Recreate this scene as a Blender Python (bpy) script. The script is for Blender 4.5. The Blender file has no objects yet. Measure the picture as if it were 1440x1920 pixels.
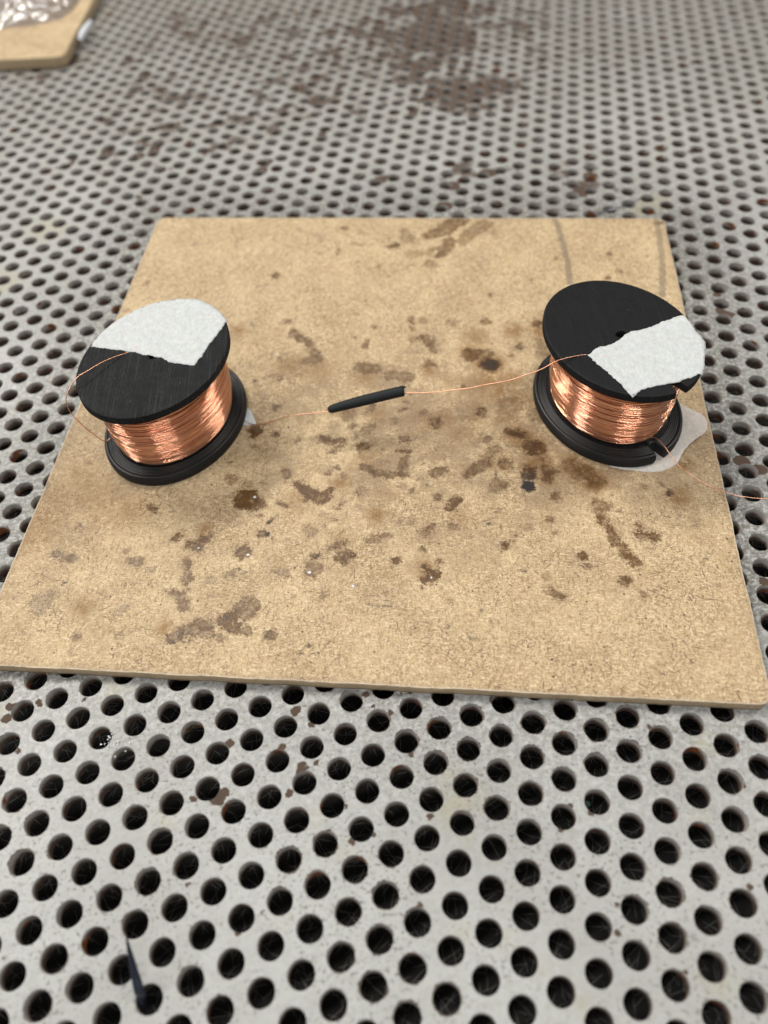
import bpy, math, random
import numpy as np
from mathutils import Vector, Matrix

MM = 0.001
C = bpy.context.scene.collection
scene = bpy.context.scene

# ------------------------------------------------------------------ camera
CAM_LOC, CAM_F, CAM_AX = [[-1.1993738662305127,-150.52579056999062,174.8346638381904],1522.853698424893,[[0.9967848303242991,-0.06359022534350807,-0.04874715659523262],[0.0801249151971986,0.7910869150165264,0.6064334183191729],[0.0,0.608389493770559,-0.7936385977695408]]]
cd = bpy.data.cameras.new('camera'); cam = bpy.data.objects.new('camera', cd); C.objects.link(cam)
cd.sensor_fit = 'VERTICAL'; cd.sensor_height = 36; cd.lens = 36 * CAM_F / 1920
R_, U_, W_ = [Vector(a) for a in CAM_AX]
cam.matrix_world = Matrix.Translation(Vector(CAM_LOC) * MM) @ Matrix((R_, U_, -W_)).transposed().to_4x4()
cd.clip_start = 0.005; cd.clip_end = 20
cd.dof.use_dof = True; cd.dof.focus_distance = 0.206; cd.dof.aperture_fstop = 9.6
scene.camera = cam

# ------------------------------------------------------------------ world: the even light of a workshop
world = bpy.data.worlds.new('World'); scene.world = world; world.use_nodes = True
wt = world.node_tree; bg = wt.nodes['Background']; bg.inputs[1].default_value = 0.34
_tc = wt.nodes.new('ShaderNodeTexCoord'); _sx = wt.nodes.new('ShaderNodeSeparateXYZ'); _cr = wt.nodes.new('ShaderNodeValToRGB')
wt.links.new(_tc.outputs['Generated'], _sx.inputs[0]); wt.links.new(_sx.outputs[2], _cr.inputs[0]); wt.links.new(_cr.outputs[0], bg.inputs[0])
_cr.color_ramp.elements[0].color = (.19, .18, .165, 1); _cr.color_ramp.elements[1].color = (.98, .98, .96, 1); _cr.color_ramp.elements[1].position = .8

def lamp(name, loc, size, power, col=(1, 1, 1), target=(0, 0.02, 0)):
    l = bpy.data.lights.new(name, 'AREA'); l.shape = 'RECTANGLE'; l.size, l.size_y = size; l.energy = power; l.color = col
    o = bpy.data.objects.new(name, l); C.objects.link(o); o.location = loc
    o.rotation_euler = (Vector(target) - Vector(loc)).to_track_quat('-Z', 'Y').to_euler()
    return o
# ceiling tubes and a window of the workshop
lamp('ceiling_lamp', (-0.9, 1.15, 1.75), (1.2, 0.2), 43, (1.0, 0.975, 0.91))
lamp('ceiling_lamp', (1.35, 0.5, 1.7), (0.2, 1.2), 20, (1.0, 0.97, 0.92))
lamp('ceiling_lamp', (-1.6, -0.25, 1.5), (0.2, 1.2), 18, (0.98, 0.98, 1.0))
lamp('ceiling_lamp', (0.25, -1.5, 1.9), (1.2, 0.2), 20, (0.97, 0.98, 1.0))
scene.view_settings.view_transform = 'Standard'; scene.view_settings.look = 'None'
scene.view_settings.exposure = -0.24; scene.view_settings.gamma = 1.0
scene.cycles.use_denoising = True

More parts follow.
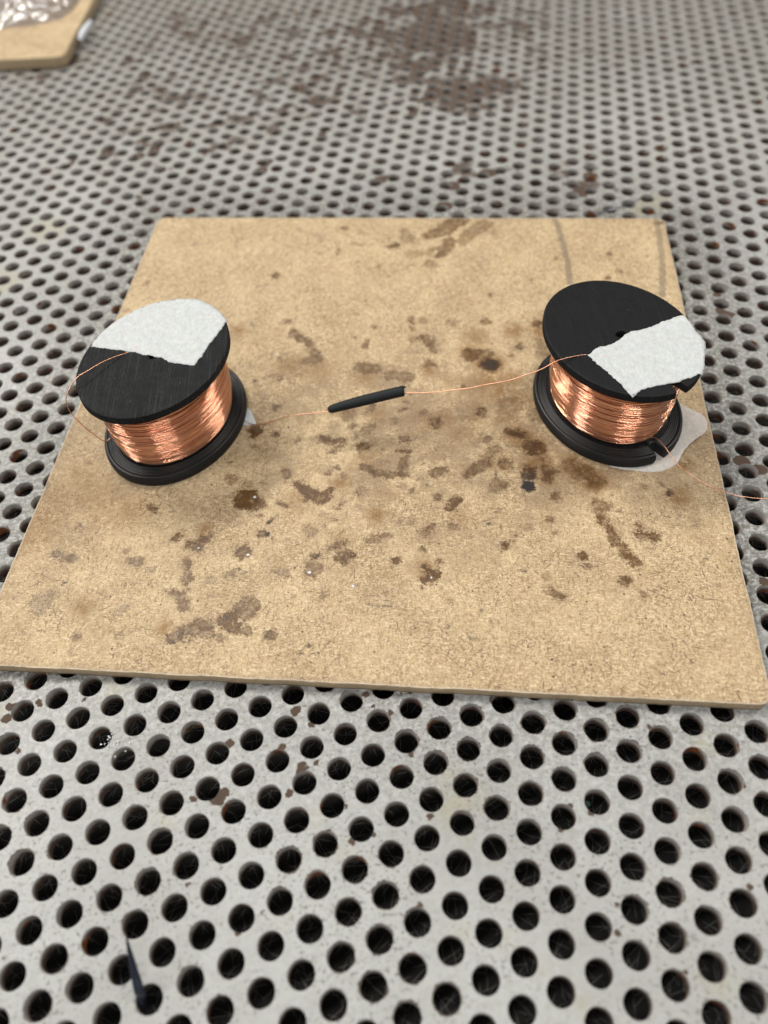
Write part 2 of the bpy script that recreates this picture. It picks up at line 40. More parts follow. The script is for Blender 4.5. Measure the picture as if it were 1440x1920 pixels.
# measured coordinates, millimetres on the bench (x right, y away, z up)
D_B=[["o",0.55,[[34.22,112.39,3.9],[28.08,106.48,3.47],[22.4,103.95,1.92]]],["o",0.4,[[43.11,108.42,3.09],[38.68,104.35,3.06],[34.16,99.07,2.28]]],["o",0.5,[[29.64,99.69,2.28],[27.51,94.21,2.26],[24.95,91.4,1.05]]],["o",0.45,[[23.91,95.96,1.06],[27.65,95.46,1.06]]],["o",0.4,[[21.55,87.52,2.38]]],["o",0.3,[[15.36,102.94,2.77],[14.25,108.39,1.56]]],["o",0.25,[[15.38,93.94,2.26],[21.35,93.14,1.05]]],["o",0.75,[[7.41,99.22,0.76],[8.96,99.52,1.22],[10.9,99.9,0.61]]],["o",0.6,[[-7.27,112.98,1.11]]],["o",0.4,[[-7.7,109.41,0.71]]],["o",0.6,[[-16.59,105.72,0.7]]],["o",0.4,[[-16.46,99.23,0.92]]],["o",0.5,[[-9.54,100.48,0.69],[-10.24,97.37,0.69]]],["o",0.6,[[-32.17,87.87,1.66]]],["o",0.3,[[4.05,87.99,1.05]]],["o",0.45,[[-27.48,62.62,1.28]]],["o",0.55,[[-25.69,56.51,1.82],[-21.54,51.83,1.39],[-18.85,46.41,1.5],[-18.21,43.33,2.03],[-21.93,42.77,0.95]]],["o",0.6,[[39.76,67.81,0.64]]],["o",0.5,[[36.49,54.71,1.78]]],["o",0.65,[[52.5,52.0,1.63]]],["o",0.5,[[12.61,59.28,0.84],[12.37,53.97,0.69]]],["o",0.3,[[16.19,57.76,1.67]]],["o",0.55,[[15.51,50.45,0.96],[17.58,47.11,1.76],[18.19,42.99,1.07]]],["o",0.3,[[11.94,48.82,1.23]]],["o",0.5,[[0.27,56.51,0.63]]],["o",0.5,[[-5.89,52.43,0.48]]],["h",0.5,[[29.81,41.6,4.66]]],["o",0.3,[[25.36,55.56,1.79]]],["o",0.35,[[51.98,37.96,1.97],[51.74,44.0,1.33]]],["h",0.35,[[33.79,46.17,3.36]]],["o",0.3,[[-5.45,103.16,0.46],[-0.9,101.5,0.46]]],["o",0.25,[[46.16,102.66,1.52]]],["h",0.9,[[34.89,34.65,5.41]]],["k",0.55,[[34.89,34.65,2.3]]],["h",0.45,[[29.4,39.86,4.12]]],["h",0.5,[[39.27,27.74,5.31],[32.39,26.6,3.98]]],["o",0.55,[[29.4,39.86,2.74],[34.17,39.29,2.46]]],["o",0.6,[[34.89,34.65,3.11]]],["o",0.5,[[-4.59,38.29,2.35],[-0.88,36.85,2.34]]],["o",0.4,[[4.07,33.78,2.04],[9.39,32.18,2.03]]],["k",0.5,[[10.48,33.04,0.54]]],["o",0.45,[[7.85,29.92,0.81]]],["k",0.7,[[-37.95,35.7,0.97]]],["o",0.35,[[-34.9,36.83,0.42],[-30.79,37.64,0.42]]],["o",0.4,[[-19.01,43.55,2.53],[-22.51,42.43,0.7]]],["o",0.3,[[-20.37,48.92,2.13]]],["o",0.45,[[17.84,45.39,1.67],[18.56,42.18,0.69]]],["o",0.75,[[-36.9,14.55,2.23]]],["o",0.6,[[-30.69,12.54,1.3]]],["o",0.6,[[-16.85,9.29,1.54],[-14.31,8.14,0.9],[-11.11,8.23,0.77]]],["o",0.35,[[-9.5,17.35,2.23]]],["o",0.55,[[5.64,18.39,0.65],[8.62,18.7,0.52]]],["o",0.4,[[-6.54,10.34,1.42],[-2.56,12.54,1.16]]],["o",0.3,[[-13.82,14.68,1.7]]],["o",0.6,[[15.84,12.29,2.06]]],["o",0.35,[[12.7,16.69,1.3]]],["o",0.3,[[4.01,14.04,1.42]]],["o",0.55,[[3.49,2.39,0.5],[6.02,2.53,0.63],[7.89,2.33,0.38]]],["o",0.5,[[6.36,6.76,1.52]]],["o",0.5,[[5.76,-0.78,1.24],[5.56,-3.23,0.87]]],["o",0.55,[[-5.56,-2.46,0.75],[-2.88,-4.37,1.36],[1.34,-6.03,1.35],[6.22,-6.54,0.86]]],["o",0.5,[[12.99,-6.45,1.47],[16.12,-5.97,1.47]]],["o",0.5,[[22.0,-8.19,0.97],[25.34,-6.13,1.59],[28.71,-4.05,1.47]]],["o",0.4,[[31.14,-0.17,1.61],[28.33,-2.36,1.23]]],["o",0.5,[[33.39,-5.77,2.07]]],["h",0.7,[[38.24,5.01,4.38],[42.47,0.29,3.7]]],["o",0.65,[[36.5,6.06,1.51],[39.55,5.3,1.63]]],["o",0.6,[[42.33,-0.54,3.08]]],["h",0.55,[[39.98,-6.87,3.64]]],["k",1.0,[[38.17,-13.83,2.14]]],["k",0.5,[[38.82,-10.75,1.92]]],["o",0.7,[[39.27,-9.21,2.41]]],["h",0.6,[[43.92,-12.08,2.39],[44.49,-5.73,2.43]]],["o",0.5,[[43.92,-12.08,1.55]]],["h",0.4,[[42.47,18.84,5.18],[32.9,20.86,3.92]]],["o",0.25,[[38.17,16.56,3.87]]],["o",0.35,[[45.22,12.15,3.18]]],["h",0.3,[[14.37,13.79,5.8]]],["o",0.5,[[31.11,-12.7,1.79],[28.78,-12.07,0.84]]],["k",0.5,[[30.14,-9.05,0.42]]],["o",0.8,[[-24.21,-6.95,1.6],[-21.47,-9.99,1.59],[-17.84,-11.92,2.43],[-15.37,-9.84,0.86]]],["o",0.5,[[-15.53,-3.44,1.49]]],["o",0.8,[[-38.5,-10.58,3.68],[-35.38,-12.83,2.19]]],["o",0.5,[[-11.27,-14.52,0.48],[-13.71,-15.8,0.42]]],["k",0.5,[[11.36,-10.65,0.48]]],["o",0.5,[[13.33,-15.13,1.19]]],["o",0.65,[[18.28,-16.4,1.31],[16.17,-19.21,1.18]]],["o",0.4,[[-34.38,-5.5,0.5]]],["h",0.35,[[-17.68,39.32,5.55],[-26.68,41.39,2.8]]],["h",0.3,[[-0.99,17.31,3.92]]],["h",0.35,[[27.16,12.37,3.84]]],["k",0.8,[[-32.22,-19.03,0.48],[-30.16,-17.52,0.36]]],["o",0.6,[[-33.89,-22.89,1.18]]],["k",0.8,[[-32.24,-23.06,0.77]]],["o",0.65,[[-38.37,-28.16,2.22]]],["k",0.6,[[-39.55,-27.69,0.47]]],["o",0.6,[[-19.2,-31.28,1.61]]],["k",0.9,[[-19.09,-31.3,0.69]]],["o",0.55,[[-17.57,-30.19,0.58],[-14.66,-28.72,1.04],[-12.32,-27.89,0.81]]],["o",0.65,[[-12.47,-32.42,2.29],[-10.17,-31.95,1.03]]],["k",0.4,[[-12.36,-32.64,0.69]]],["o",0.5,[[-20.22,-35.1,2.39]]],["o",0.45,[[-5.66,-27.84,1.27],[-2.98,-26.68,1.04],[-0.07,-26.61,0.81]]],["o",0.5,[[-27.3,-35.77,1.14]]],["o",0.75,[[1.06,-34.97,1.36]]],["o",0.75,[[8.4,-41.18,1.44],[10.53,-39.39,1.45],[7.92,-37.46,0.78]]],["k",0.7,[[6.8,-43.45,0.66]]],["o",0.6,[[12.01,-36.03,0.67]]],["o",0.45,[[12.83,-47.87,0.81]]],["k",0.7,[[14.01,-41.84,0.33]]],["o",0.65,[[28.88,-32.99,1.24]]],["o",0.6,[[31.57,-28.67,0.34],[32.19,-30.16,0.46],[31.38,-31.63,0.28]]],["k",0.6,[[25.82,-25.21,0.69]]],["k",0.6,[[22.39,-54.23,0.48]]],["k",0.5,[[20.64,-54.07,0.32]]],["k",0.7,[[-21.36,-57.0,0.53]]],["k",0.7,[[-23.48,-58.64,0.26]]],["o",0.55,[[-36.84,-45.02,3.44]]],["o",0.6,[[-39.36,-49.8,1.64]]],["o",0.55,[[-36.32,-51.31,1.2]]],["o",0.5,[[-30.87,-53.63,1.4]]],["k",0.3,[[-31.43,-52.67,0.87]]],["o",0.4,[[37.59,-42.97,1.31]]],["o",0.4,[[37.89,-47.22,1.29]]],["k",0.6,[[-17.3,-21.63,0.53]]],["k",0.6,[[-12.42,-23.79,0.35]]],["k",0.6,[[-31.21,-24.38,0.35]]],["k",0.7,[[-39.58,-33.37,0.29]]],["k",0.5,[[-38.08,-35.07,0.51]]],["k",0.5,[[30.1,-9.28,0.42]]],["o",0.35,[[6.89,-13.15,0.96]]],["k",0.5,[[16.3,-57.9,0.13],[17.22,-58.99,0.13],[19.32,-59.07,0.13]]],["k",0.4,[[-26.67,-43.73,0.11],[-23.9,-42.05,0.11],[-18.9,-41.67,0.11]]],["k",0.4,[[-6.93,-46.85,0.11],[-1.53,-47.98,0.11],[2.7,-49.63,0.11]]],["k",0.5,[[11.86,-55.09,0.16],[12.49,-54.24,0.16]]],["k",0.5,[[-7.16,-51.21,0.16],[-6.55,-50.02,0.16]]],["k",0.5,[[31.61,-38.94,0.17],[33.73,-39.61,0.11]]],["h",0.7,[[51.52,-7.69,4.52],[56.22,-14.15,2.96]]],["o",0.35,[[51.52,-7.69,3.01],[56.07,-14.78,2.95]]],["o",0.35,[[53.82,-11.27,3.48]]],["h",0.6,[[43.87,-4.84,3.04]]],["o",0.5,[[43.37,-4.79,1.02]]],["o",0.5,[[44.14,-8.92,1.4],[44.03,-12.22,1.39]]],["o",0.5,[[44.91,-18.12,1.66]]],["k",0.7,[[44.77,-20.12,0.49]]],["o",0.5,[[58.1,-14.67,1.28]]],["o",0.5,[[55.38,-22.33,2.02],[57.29,-22.53,1.44],[54.83,-24.75,1.44]]],["o",0.6,[[54.91,-26.58,1.14],[56.45,-30.34,1.22],[57.69,-35.15,1.58],[58.78,-38.4,1.56]]],["o",0.7,[[60.46,-40.65,1.55]]],["o",0.7,[[56.41,-46.2,1.35]]],["o",0.4,[[59.0,-48.59,0.71],[60.23,-50.83,0.8]]],["o",0.7,[[63.49,-32.81,1.4],[66.12,-33.66,1.39],[68.12,-33.27,0.56]]],["o",0.6,[[63.44,-29.25,0.42],[65.79,-31.27,0.37],[68.27,-32.7,0.37]]],["o",0.7,[[28.93,-32.61,1.13]]],["o",0.6,[[32.02,-28.8,0.33],[31.97,-30.57,0.38]]],["o",0.65,[[47.89,-37.91,1.2]]],["o",0.5,[[48.38,-41.05,0.64]]],["o",0.5,[[51.17,-41.04,0.41]]],["o",0.55,[[38.74,-47.75,1.53],[40.32,-48.96,0.8]]],["o",0.5,[[37.79,-43.07,0.91]]],["o",0.45,[[41.74,-25.74,1.15]]],["k",0.5,[[41.31,-26.73,0.24]]],["h",0.5,[[77.03,-22.05,4.55]]],["h",0.3,[[75.47,-20.63,1.92]]],["k",0.45,[[73.61,-16.61,0.44],[74.37,-19.25,0.48],[74.95,-22.46,0.43],[77.96,-23.08,0.43]]],["k",0.5,[[77.82,-41.66,0.54]]],["k",0.5,[[26.06,-25.02,0.58]]],["k",0.6,[[43.27,-37.57,0.32],[43.96,-37.64,0.32]]],["k",0.6,[[43.71,-40.04,0.32],[44.39,-40.1,0.32]]],["o",0.4,[[68.92,-17.41,0.68]]],["o",0.4,[[29.84,-12.7,2.19]]],["o",0.3,[[78.66,-31.07,0.75]]],["h",0.6,[[81.74,-10.9,2.47]]],["k",0.4,[[78.27,-49.35,0.44],[79.68,-49.22,0.26]]],["k",0.3,[[50.63,-35.03,0.12],[51.68,-35.6,0.12],[53.3,-34.72,0.12]]],["o",0.4,[[43.89,-51.39,0.35],[42.72,-50.5,0.31]]],["o",0.8,[[-40.25,-10.35,1.54],[-37.15,-11.95,2.65],[-34.61,-12.53,1.73]]],["o",0.65,[[-38.48,-28.36,2.14]]],["o",0.6,[[-56.9,-22.1,0.8],[-55.1,-20.15,0.8]]],["o",0.7,[[-53.25,-24.55,1.18],[-50.26,-25.44,1.67]]],["o",0.6,[[-48.97,-23.18,1.19],[-47.32,-22.14,0.69]]],["k",0.4,[[-50.75,-25.39,0.59]]],["o",0.55,[[-53.05,-29.85,0.87],[-52.33,-32.78,0.96],[-52.54,-35.86,1.43]]],["o",0.55,[[-56.55,-38.24,0.95],[-53.83,-39.87,1.6],[-52.61,-43.21,1.31]]],["o",0.55,[[-87.98,-23.83,1.1],[-85.89,-24.62,0.6],[-83.51,-25.74,1.49]]],["o",0.4,[[-69.31,-24.76,0.79]]],["o",0.5,[[-68.43,-27.78,1.28],[-65.88,-28.9,1.66]]],["o",0.4,[[-63.2,-31.28,0.78],[-61.04,-31.38,0.48]]],["k",0.85,[[-84.37,-33.23,0.58]]],["o",0.6,[[-48.5,-48.84,1.92],[-46.18,-49.57,1.83]]],["o",0.75,[[-41.26,-48.47,2.84],[-39.34,-50.7,1.55]]],["k",0.4,[[-42.23,-47.34,0.74]]],["o",0.6,[[-36.85,-45.21,3.05]]],["o",0.6,[[-51.61,-49.59,1.65],[-53.29,-50.97,2.01],[-55.44,-52.04,1.18]]],["o",0.5,[[-45.62,-51.15,1.36],[-49.21,-51.34,1.36]]],["o",0.55,[[-42.83,-52.67,0.9]]],["k",0.6,[[-55.12,-53.07,0.14],[-50.4,-53.25,0.16],[-45.54,-52.43,0.16],[-40.21,-51.24,0.14]]],["k",0.35,[[-52.43,-50.53,0.64]]],["o",0.5,[[-35.93,-51.53,1.0]]],["o",0.5,[[-77.86,-49.5,1.38]]],["o",0.3,[[-89.0,-38.75,2.87]]],["o",0.35,[[-86.66,-36.23,1.16]]],["h",0.45,[[-77.86,-41.13,2.84]]],["k",0.5,[[-78.45,-40.92,0.47]]],["h",0.45,[[-56.91,-48.59,2.3]]],["o",0.4,[[-41.06,-34.43,0.96],[-42.44,-35.14,0.67]]],["o",0.6,[[-27.32,-35.91,0.95]]],["k",0.7,[[-39.45,-33.45,0.29]]],["k",0.6,[[-37.73,-34.75,0.38]]],["k",0.5,[[-42.43,-26.51,0.29]]],["o",0.3,[[-67.52,-42.09,1.69]]],["o",0.35,[[-46.63,-36.14,1.43]]],["k",0.5,[[-82.47,-11.05,0.16],[-81.68,-11.26,0.21],[-80.55,-12.01,0.15]]],["k",0.5,[[-83.52,-13.92,0.15],[-82.75,-15.55,0.15]]],["o",0.5,[[-83.96,-15.74,0.51]]],["k",0.5,[[-75.03,-17.07,0.2]]],["k",0.4,[[-78.65,-17.81,0.15],[-77.07,-16.74,0.13]]],["o",0.4,[[-95.52,0.31,1.18]]],["k",0.4,[[-73.9,-1.4,0.26],[-71.76,-1.82,0.21]]],["o",0.5,[[-67.85,-49.9,0.64]]],["o",0.3,[[-79.13,-52.67,0.55]]],["k",0.4,[[-86.79,-54.71,0.36]]],["k",0.4,[[-55.9,-32.72,0.29]]],["k",0.5,[[-92.29,-19.21,0.3]]],["k",0.5,[[-77.31,-23.39,0.3]]],["l",0.55,[[68.98,108.97,0.34],[69.11,101.91,0.33],[68.76,92.64,0.33],[68.42,83.72,0.36],[66.81,70.8,0.35]]],["l",0.5,[[104.38,103.63,0.41],[102.94,94.35,0.33],[101.17,84.79,0.28],[98.74,74.39,0.27],[95.06,60.91,0.26]]],["o",0.5,[[104.84,100.61,1.44]]],["o",0.55,[[83.25,85.14,1.04]]],["o",0.4,[[84.05,75.67,0.86]]],["o",0.5,[[79.4,72.05,1.17]]],["o",0.3,[[64.77,84.89,0.8]]],["l",0.2,[[-24.75,115.13,0.48],[-18.48,110.22,0.47],[-13.86,106.27,0.39]]],["o",0.45,[[-32.15,87.92,1.31]]],["o",0.35,[[-51.6,92.23,0.78]]],["o",0.3,[[-57.0,87.65,0.77]]],["o",0.35,[[-76.93,89.53,1.11]]],["o",0.3,[[-61.98,109.73,0.69]]],["o",0.3,[[-39.13,63.08,1.24]]],["h",0.5,[[-43.62,60.52,3.09]]],["o",0.3,[[-82.13,75.23,1.08]]],["h",0.35,[[-95.81,-16.45,8.81],[-87.32,1.32,9.23],[-72.04,-11.63,5.92]]],["h",0.25,[[-24.02,-12.83,7.27]]],["o",0.27572815381590454,[[3.85,-23.84,0.46],[5.97,-22.99,0.85]]],["o",0.5432521956335636,[[-45.99,7.53,0.47],[-45.42,9.44,0.55]]],["o",0.3872586363775603,[[-28.88,-35.37,1.47],[-28.95,-35.86,0.82]]],["o",0.5520999999693894,[[-6.87,13.04,0.47],[-7.68,13.43,1.13]]],["o",0.5171880307578773,[[41.92,37.52,1.13],[41.38,39.24,0.46]]],["o",0.5782402725194424,[[-3.89,-4.11,0.47],[-1.49,-4.76,0.58]]],["o",0.5658098349022369,[[42.95,-1.51,1.15],[42.77,0.45,0.77]]],["o",0.31305616421773136,[[28.39,6.21,0.52],[27.48,5.04,0.73]]],["o",0.5797064484627881,[[42.34,-30.15,0.42],[42.57,-30.17,0.64]]],["o",0.37461452878246737,[[-30.12,44.8,0.64],[-29.42,46.62,0.45]]],["o",0.5516237385913259,[[-6.09,5.21,1.73],[-4.43,4.79,0.94]]],["o",0.2754767945069457,[[-37.95,34.79,0.51],[-36.85,33.97,1.02]]],["o",0.47822925748076334,[[44.5,41.83,1.4],[45.68,43.58,0.52]]],["o",0.4085366426564169,[[-10.89,6.82,0.48],[-12.89,6.02,1.12]]],["o",0.543829267211499,[[-24.09,9.32,0.86],[-23.84,10.03,0.45]]],["o",0.22848329193775402,[[0.2,-1.17,1.21],[-0.18,-1.67,0.94]]],["o",0.3996014125633984,[[-7.86,-11.06,0.75],[-7.06,-12.39,0.95]]],["o",0.5734923604066853,[[-34.23,-16.6,0.44],[-36.13,-16.81,0.3]]],["o",0.5313418642441137,[[-14.53,4.23,0.78],[-12.28,4.12,0.38]]],["o",0.2889781266050178,[[-43.18,-8.94,0.47],[-43.68,-9.18,0.54]]],["o",0.5983200139715132,[[-20.69,-12.19,0.45],[-21.08,-12.05,0.67]]],["o",0.36237464331411395,[[15.96,-25.25,1.4],[16.95,-25.7,0.75]]],["o",0.2944330791759674,[[-3.56,-28.18,0.42],[-4.0,-27.37,0.56]]],["o",0.3603829262598719,[[9.2,-8.35,1.37],[8.79,-8.64,0.9]]],["o",0.2718418740789814,[[28.99,-21.82,0.82],[27.96,-21.77,0.52]]],["o",0.4441400931700883,[[-96.5,56.56,0.9],[-100.2,57.75,1.41]]],["o",0.27382327270646795,[[3.51,-9.88,0.44],[5.1,-10.79,0.52]]],["o",0.2489240884303563,[[36.04,-27.64,1.22],[35.74,-27.85,0.91]]],["o",0.3038158764836301,[[-20.33,-23.62,1.54],[-22.44,-22.3,1.03]]],["o",0.20902041437283325,[[-38.27,-6.02,1.78],[-39.39,-6.48,1.02]]],["o",0.45885638709463183,[[-5.48,-1.78,0.47],[-5.93,-2.35,0.61]]],["o",0.5224302468902331,[[29.19,15.31,1.55],[29.56,13.27,1.02]]],["o",0.5147610270461809,[[7.26,21.65,0.77],[9.5,21.06,0.53]]],["o",0.2307353081803124,[[88.2,24.42,0.72],[89.08,24.62,0.32]]],["o",0.24075620439439446,[[-8.15,-17.07,0.43],[-7.94,-16.57,1.12]]],["o",0.47223845226188477,[[-2.42,19.25,0.48],[-2.21,21.36,0.97]]],["o",0.5299598144584249,[[-29.87,-12.58,0.55],[-27.19,-14.24,0.71]]],["o",0.48850115653096604,[[-27.56,-2.03,1.2],[-27.23,-3.52,0.91]]],["o",0.5310223134223657,[[-63.19,-11.52,1.36],[-64.37,-10.68,0.98]]],["o",0.48351509866397807,[[-29.99,35.44,0.87],[-30.75,36.59,0.49]]],["o",0.4860955411143477,[[7.53,-31.42,0.77],[7.69,-31.65,1.02]]],["o",0.21836130268546064,[[-46.12,-40.69,0.82],[-46.38,-40.67,0.39]]],["o",0.5618926451194718,[[-44.25,4.31,0.61],[-43.39,3.1,0.68]]],["o",0.46648788346982306,[[13.68,49.37,0.7],[13.89,48.22,0.37]]],["o",0.3631544772039335,[[-17.79,-43.21,1.55],[-17.05,-43.12,0.54]]],["o",0.5406174468374387,[[16.46,37.26,1.54],[17.56,36.26,0.71]]],["o",0.40636337797320465,[[6.71,-12.37,0.79],[7.96,-10.26,0.48]]],["o",0.34195942714402305,[[-16.16,-19.38,0.43],[-15.08,-20.24,0.7]]],["o",0.4906931590003077,[[-13.17,-2.09,1.01],[-12.88,-1.69,0.4]]],["o",0.5858875362156897,[[-10.12,-32.31,1.13],[-11.1,-32.21,0.39]]],["o",0.3095697653268364,[[-4.66,17.31,0.49],[-3.2,19.82,0.87]]],["o",0.5006931693114809,[[8.97,-26.63,1.22],[11.27,-24.28,1.0]]],["o",0.5423329575818197,[[18.29,47.05,0.61],[16.62,45.97,0.46]]],["o",0.5077694332649523,[[45.93,-9.99,1.56],[46.05,-10.71,0.56]]],["o",0.21489005476189027,[[16.42,-19.7,0.48],[16.09,-19.56,0.42]]],["o",0.5180086603330634,[[-57.72,20.44,0.6],[-55.58,20.86,0.51]]],["o",0.4780816370711432,[[-16.13,9.45,0.48],[-15.68,8.37,1.21]]],["o",0.44072856010987,[[-36.7,8.62,0.56],[-36.22,8.73,0.84]]],["o",0.3208462450779115,[[2.8,-22.9,1.12],[3.4,-23.36,0.37]]],["o",0.3570190420131088,[[-9.29,18.61,1.75],[-7.52,19.56,0.33]]],["o",0.3954918878075402,[[-43.0,-3.64,1.1],[-42.51,-3.62,1.12]]],["o",0.2088912701362327,[[24.07,13.16,0.98],[23.09,14.6,0.71]]],["o",0.5122196491408373,[[-22.85,-12.94,0.44],[-21.48,-12.28,0.65]]],["o",0.5890256728530179,[[65.4,10.62,0.46],[68.6,10.66,0.72]]],["o",0.253552689010859,[[37.83,0.25,0.5],[34.98,1.3,0.5]]],["o",0.2817720914809382,[[-60.75,35.15,1.46],[-59.65,34.43,0.49]]],["o",0.4640517962433711,[[-43.47,-2.17,1.42],[-43.53,-2.03,0.33]]],["o",0.5638107611797324,[[-31.05,24.07,1.52],[-31.17,23.22,1.07]]],["o",0.45666090266279225,[[25.69,25.79,0.87],[26.48,25.22,0.45]]],["o",0.4592488291361767,[[74.67,-20.38,0.45],[74.78,-19.88,0.58]]],["o",0.4151259353784352,[[29.39,3.93,1.46],[28.86,2.63,0.49]]],["o",0.5276814801076213,[[4.46,-4.39,1.61],[4.1,-5.71,0.3]]],["o",0.3319654188705895,[[-11.86,-4.56,0.63],[-11.44,-4.99,0.76]]],["o",0.2605471893538055,[[-6.71,-11.43,1.71],[-6.59,-11.84,1.08]]],["o",0.3407487501679219,[[-6.05,6.64,0.47],[-5.14,5.46,0.77]]],["o",0.577346306895853,[[-2.45,50.18,0.87],[-2.76,48.27,1.07]]],["o",0.2150626218913602,[[-17.35,-17.73,0.56],[-15.66,-18.14,0.37]]],["o",0.3522547854413495,[[69.26,17.62,1.55],[69.37,18.44,0.53]]],["o",0.5891380752386065,[[85.63,11.75,0.78],[85.47,10.26,0.85]]],["k",0.5833231851443386,[[41.62,-35.83,0.18]]],["k",0.6611849112542615,[[18.43,-35.27,0.22]]],["k",0.763399776716027,[[-19.43,59.18,0.47]]],["k",0.7950185157945701,[[18.07,-30.1,0.44]]],["k",0.798558339872094,[[-122.64,115.46,0.42]]],["k",0.7388884111809447,[[50.68,20.48,0.44]]],["k",0.5072042328701531,[[-40.91,-24.96,0.2]]],["k",0.7986004022473872,[[-1.89,-53.38,0.18]]],["k",0.7657052727227113,[[-38.21,82.53,0.39]]],["k",0.6154834325982229,[[-38.69,20.17,0.38]]],["k",0.5801004742250175,[[-102.06,100.12,0.3]]],["k",0.7672909649522868,[[112.33,58.3,0.32]]],["k",0.6729016655978207,[[118.49,58.88,0.46]]],["k",0.6493364476239802,[[-98.17,7.49,0.46]]],["k",0.5076512465746275,[[-27.7,9.18,0.42]]],["k",0.7395299819909931,[[79.9,-44.07,0.36]]],["k",0.5248044738952893,[[-50.98,-51.61,0.29]]],["k",0.5729874523202562,[[56.06,-35.29,0.25]]],["k",0.5434369130119767,[[9.57,24.74,0.3]]],["k",0.6530705459294094,[[49.65,6.8,0.23]]],["k",0.7535412419213522,[[-88.47,-44.35,0.31]]],["k",0.6344818303442132,[[26.78,-24.2,0.21]]],["k",0.745971251846382,[[-93.05,-22.57,0.21]]],["k",0.7640698853231913,[[84.4,94.44,0.42]]],["k",0.7220544582147255,[[-5.24,-62.05,0.3]]],["k",0.5850990111932245,[[71.48,5.85,0.43]]],["k",0.5822195702558217,[[59.7,-19.2,0.46]]],["k",0.6955352689072315,[[75.98,59.67,0.42]]],["k",0.5252348275681216,[[-90.73,-13.33,0.39]]],["k",0.5869439218328535,[[20.36,-51.28,0.32]]],["k",0.5588846264290134,[[62.67,90.23,0.46]]],["k",0.7868441846053511,[[74.54,9.46,0.5]]],["k",0.6964979435862058,[[-22.09,31.28,0.43]]],["k",0.7765304188980111,[[97.3,50.14,0.37]]],["k",0.5643929142046616,[[-42.99,29.54,0.31]]],["k",0.7667092091587173,[[57.9,23.14,0.41]]],["k",0.6747509665091321,[[-20.19,24.61,0.4]]],["k",0.6702949309565099,[[-44.6,111.36,0.38]]],["k",0.6035567884036594,[[43.86,-53.92,0.26]]],["k",0.7349606707786209,[[83.08,-45.56,0.23]]],["k",0.640863817524229,[[80.1,-17.86,0.25]]],["k",0.6239922090593724,[[32.44,-40.95,0.37]]],["k",0.7049917096120941,[[45.34,40.28,0.25]]],["k",0.7235049127911911,[[-0.25,3.11,0.43]]],["k",0.5389212015766448,[[25.54,102.99,0.48]]],["k",0.7395281083663383,[[95.65,82.14,0.41]]],["k",0.6211324522691332,[[50.0,97.44,0.59]]],["k",0.6180204654627672,[[-82.33,70.67,0.41]]],["k",0.6788242047630159,[[-112.66,106.01,0.26]]],["k",0.5736395835047471,[[-57.67,55.05,0.55]]],["k",0.5569599908306935,[[-58.43,-12.47,0.46]]],["k",0.6718014182186324,[[58.4,53.35,0.41]]],["k",0.5762345041842837,[[-92.84,-38.68,0.37]]],["k",0.611843835482514,[[-86.58,20.42,0.44]]],["k",0.5790170203039585,[[-51.62,90.85,0.27]]],["k",0.7672160173443617,[[105.33,20.8,0.36]]],["k",0.5538536730295758,[[86.43,-2.04,0.26]]],["k",0.6954650130935488,[[-17.02,83.76,0.26]]],["k",0.7879296391247048,[[-6.27,-1.47,0.32]]],["k",0.6853499401324351,[[76.39,-3.22,0.43]]],["h",0.5605643101072221,[[44.78,49.48,3.79]]],["h",0.3328988097691542,[[31.74,-4.73,4.88]]],["h",0.30844491089247067,[[21.87,28.85,3.94]]],["h",0.4851601712014263,[[-12.2,-7.45,3.06]]],["h",0.4848165917102101,[[34.08,30.02,4.37]]],["h",0.28605562203927204,[[22.7,7.39,4.97]]],["h",0.5631035970962709,[[53.4,48.78,5.81]]],["h",0.35094537607145787,[[85.37,5.44,4.62]]],["h",0.5401948278197726,[[36.43,22.26,3.69]]],["h",0.2951625552475203,[[-4.8,-0.29,5.21]]],["h",0.3825258704087938,[[-2.17,36.26,2.72]]],["h",0.25764416097621284,[[1.72,-12.84,2.28]]],["h",0.5457551588267966,[[15.6,34.5,2.42]]],["h",0.2669171280067042,[[-12.92,-26.57,3.52]]],["h",0.4552831224908306,[[-10.81,20.47,4.0]]],["h",0.5308937377532106,[[42.0,-4.31,4.55]]],["h",0.3950515739086312,[[35.67,12.24,4.01]]],["h",0.2943277687143819,[[29.88,18.81,4.39]]],["h",0.3423119643451409,[[-47.71,15.28,3.47]]],["h",0.4717775762366435,[[-49.19,-20.09,2.6]]],["h",0.5377813295616374,[[-3.59,-19.54,3.04]]],["h",0.33040017274517575,[[18.41,-22.48,2.8]]],["h",0.39481865943395933,[[-3.01,34.5,4.36]]],["h",0.3671655119503452,[[18.07,13.14,4.37]]],["h",0.43201814459720034,[[32.37,47.89,5.11]]],["h",0.5250975623149122,[[7.82,-37.87,3.07]]]]
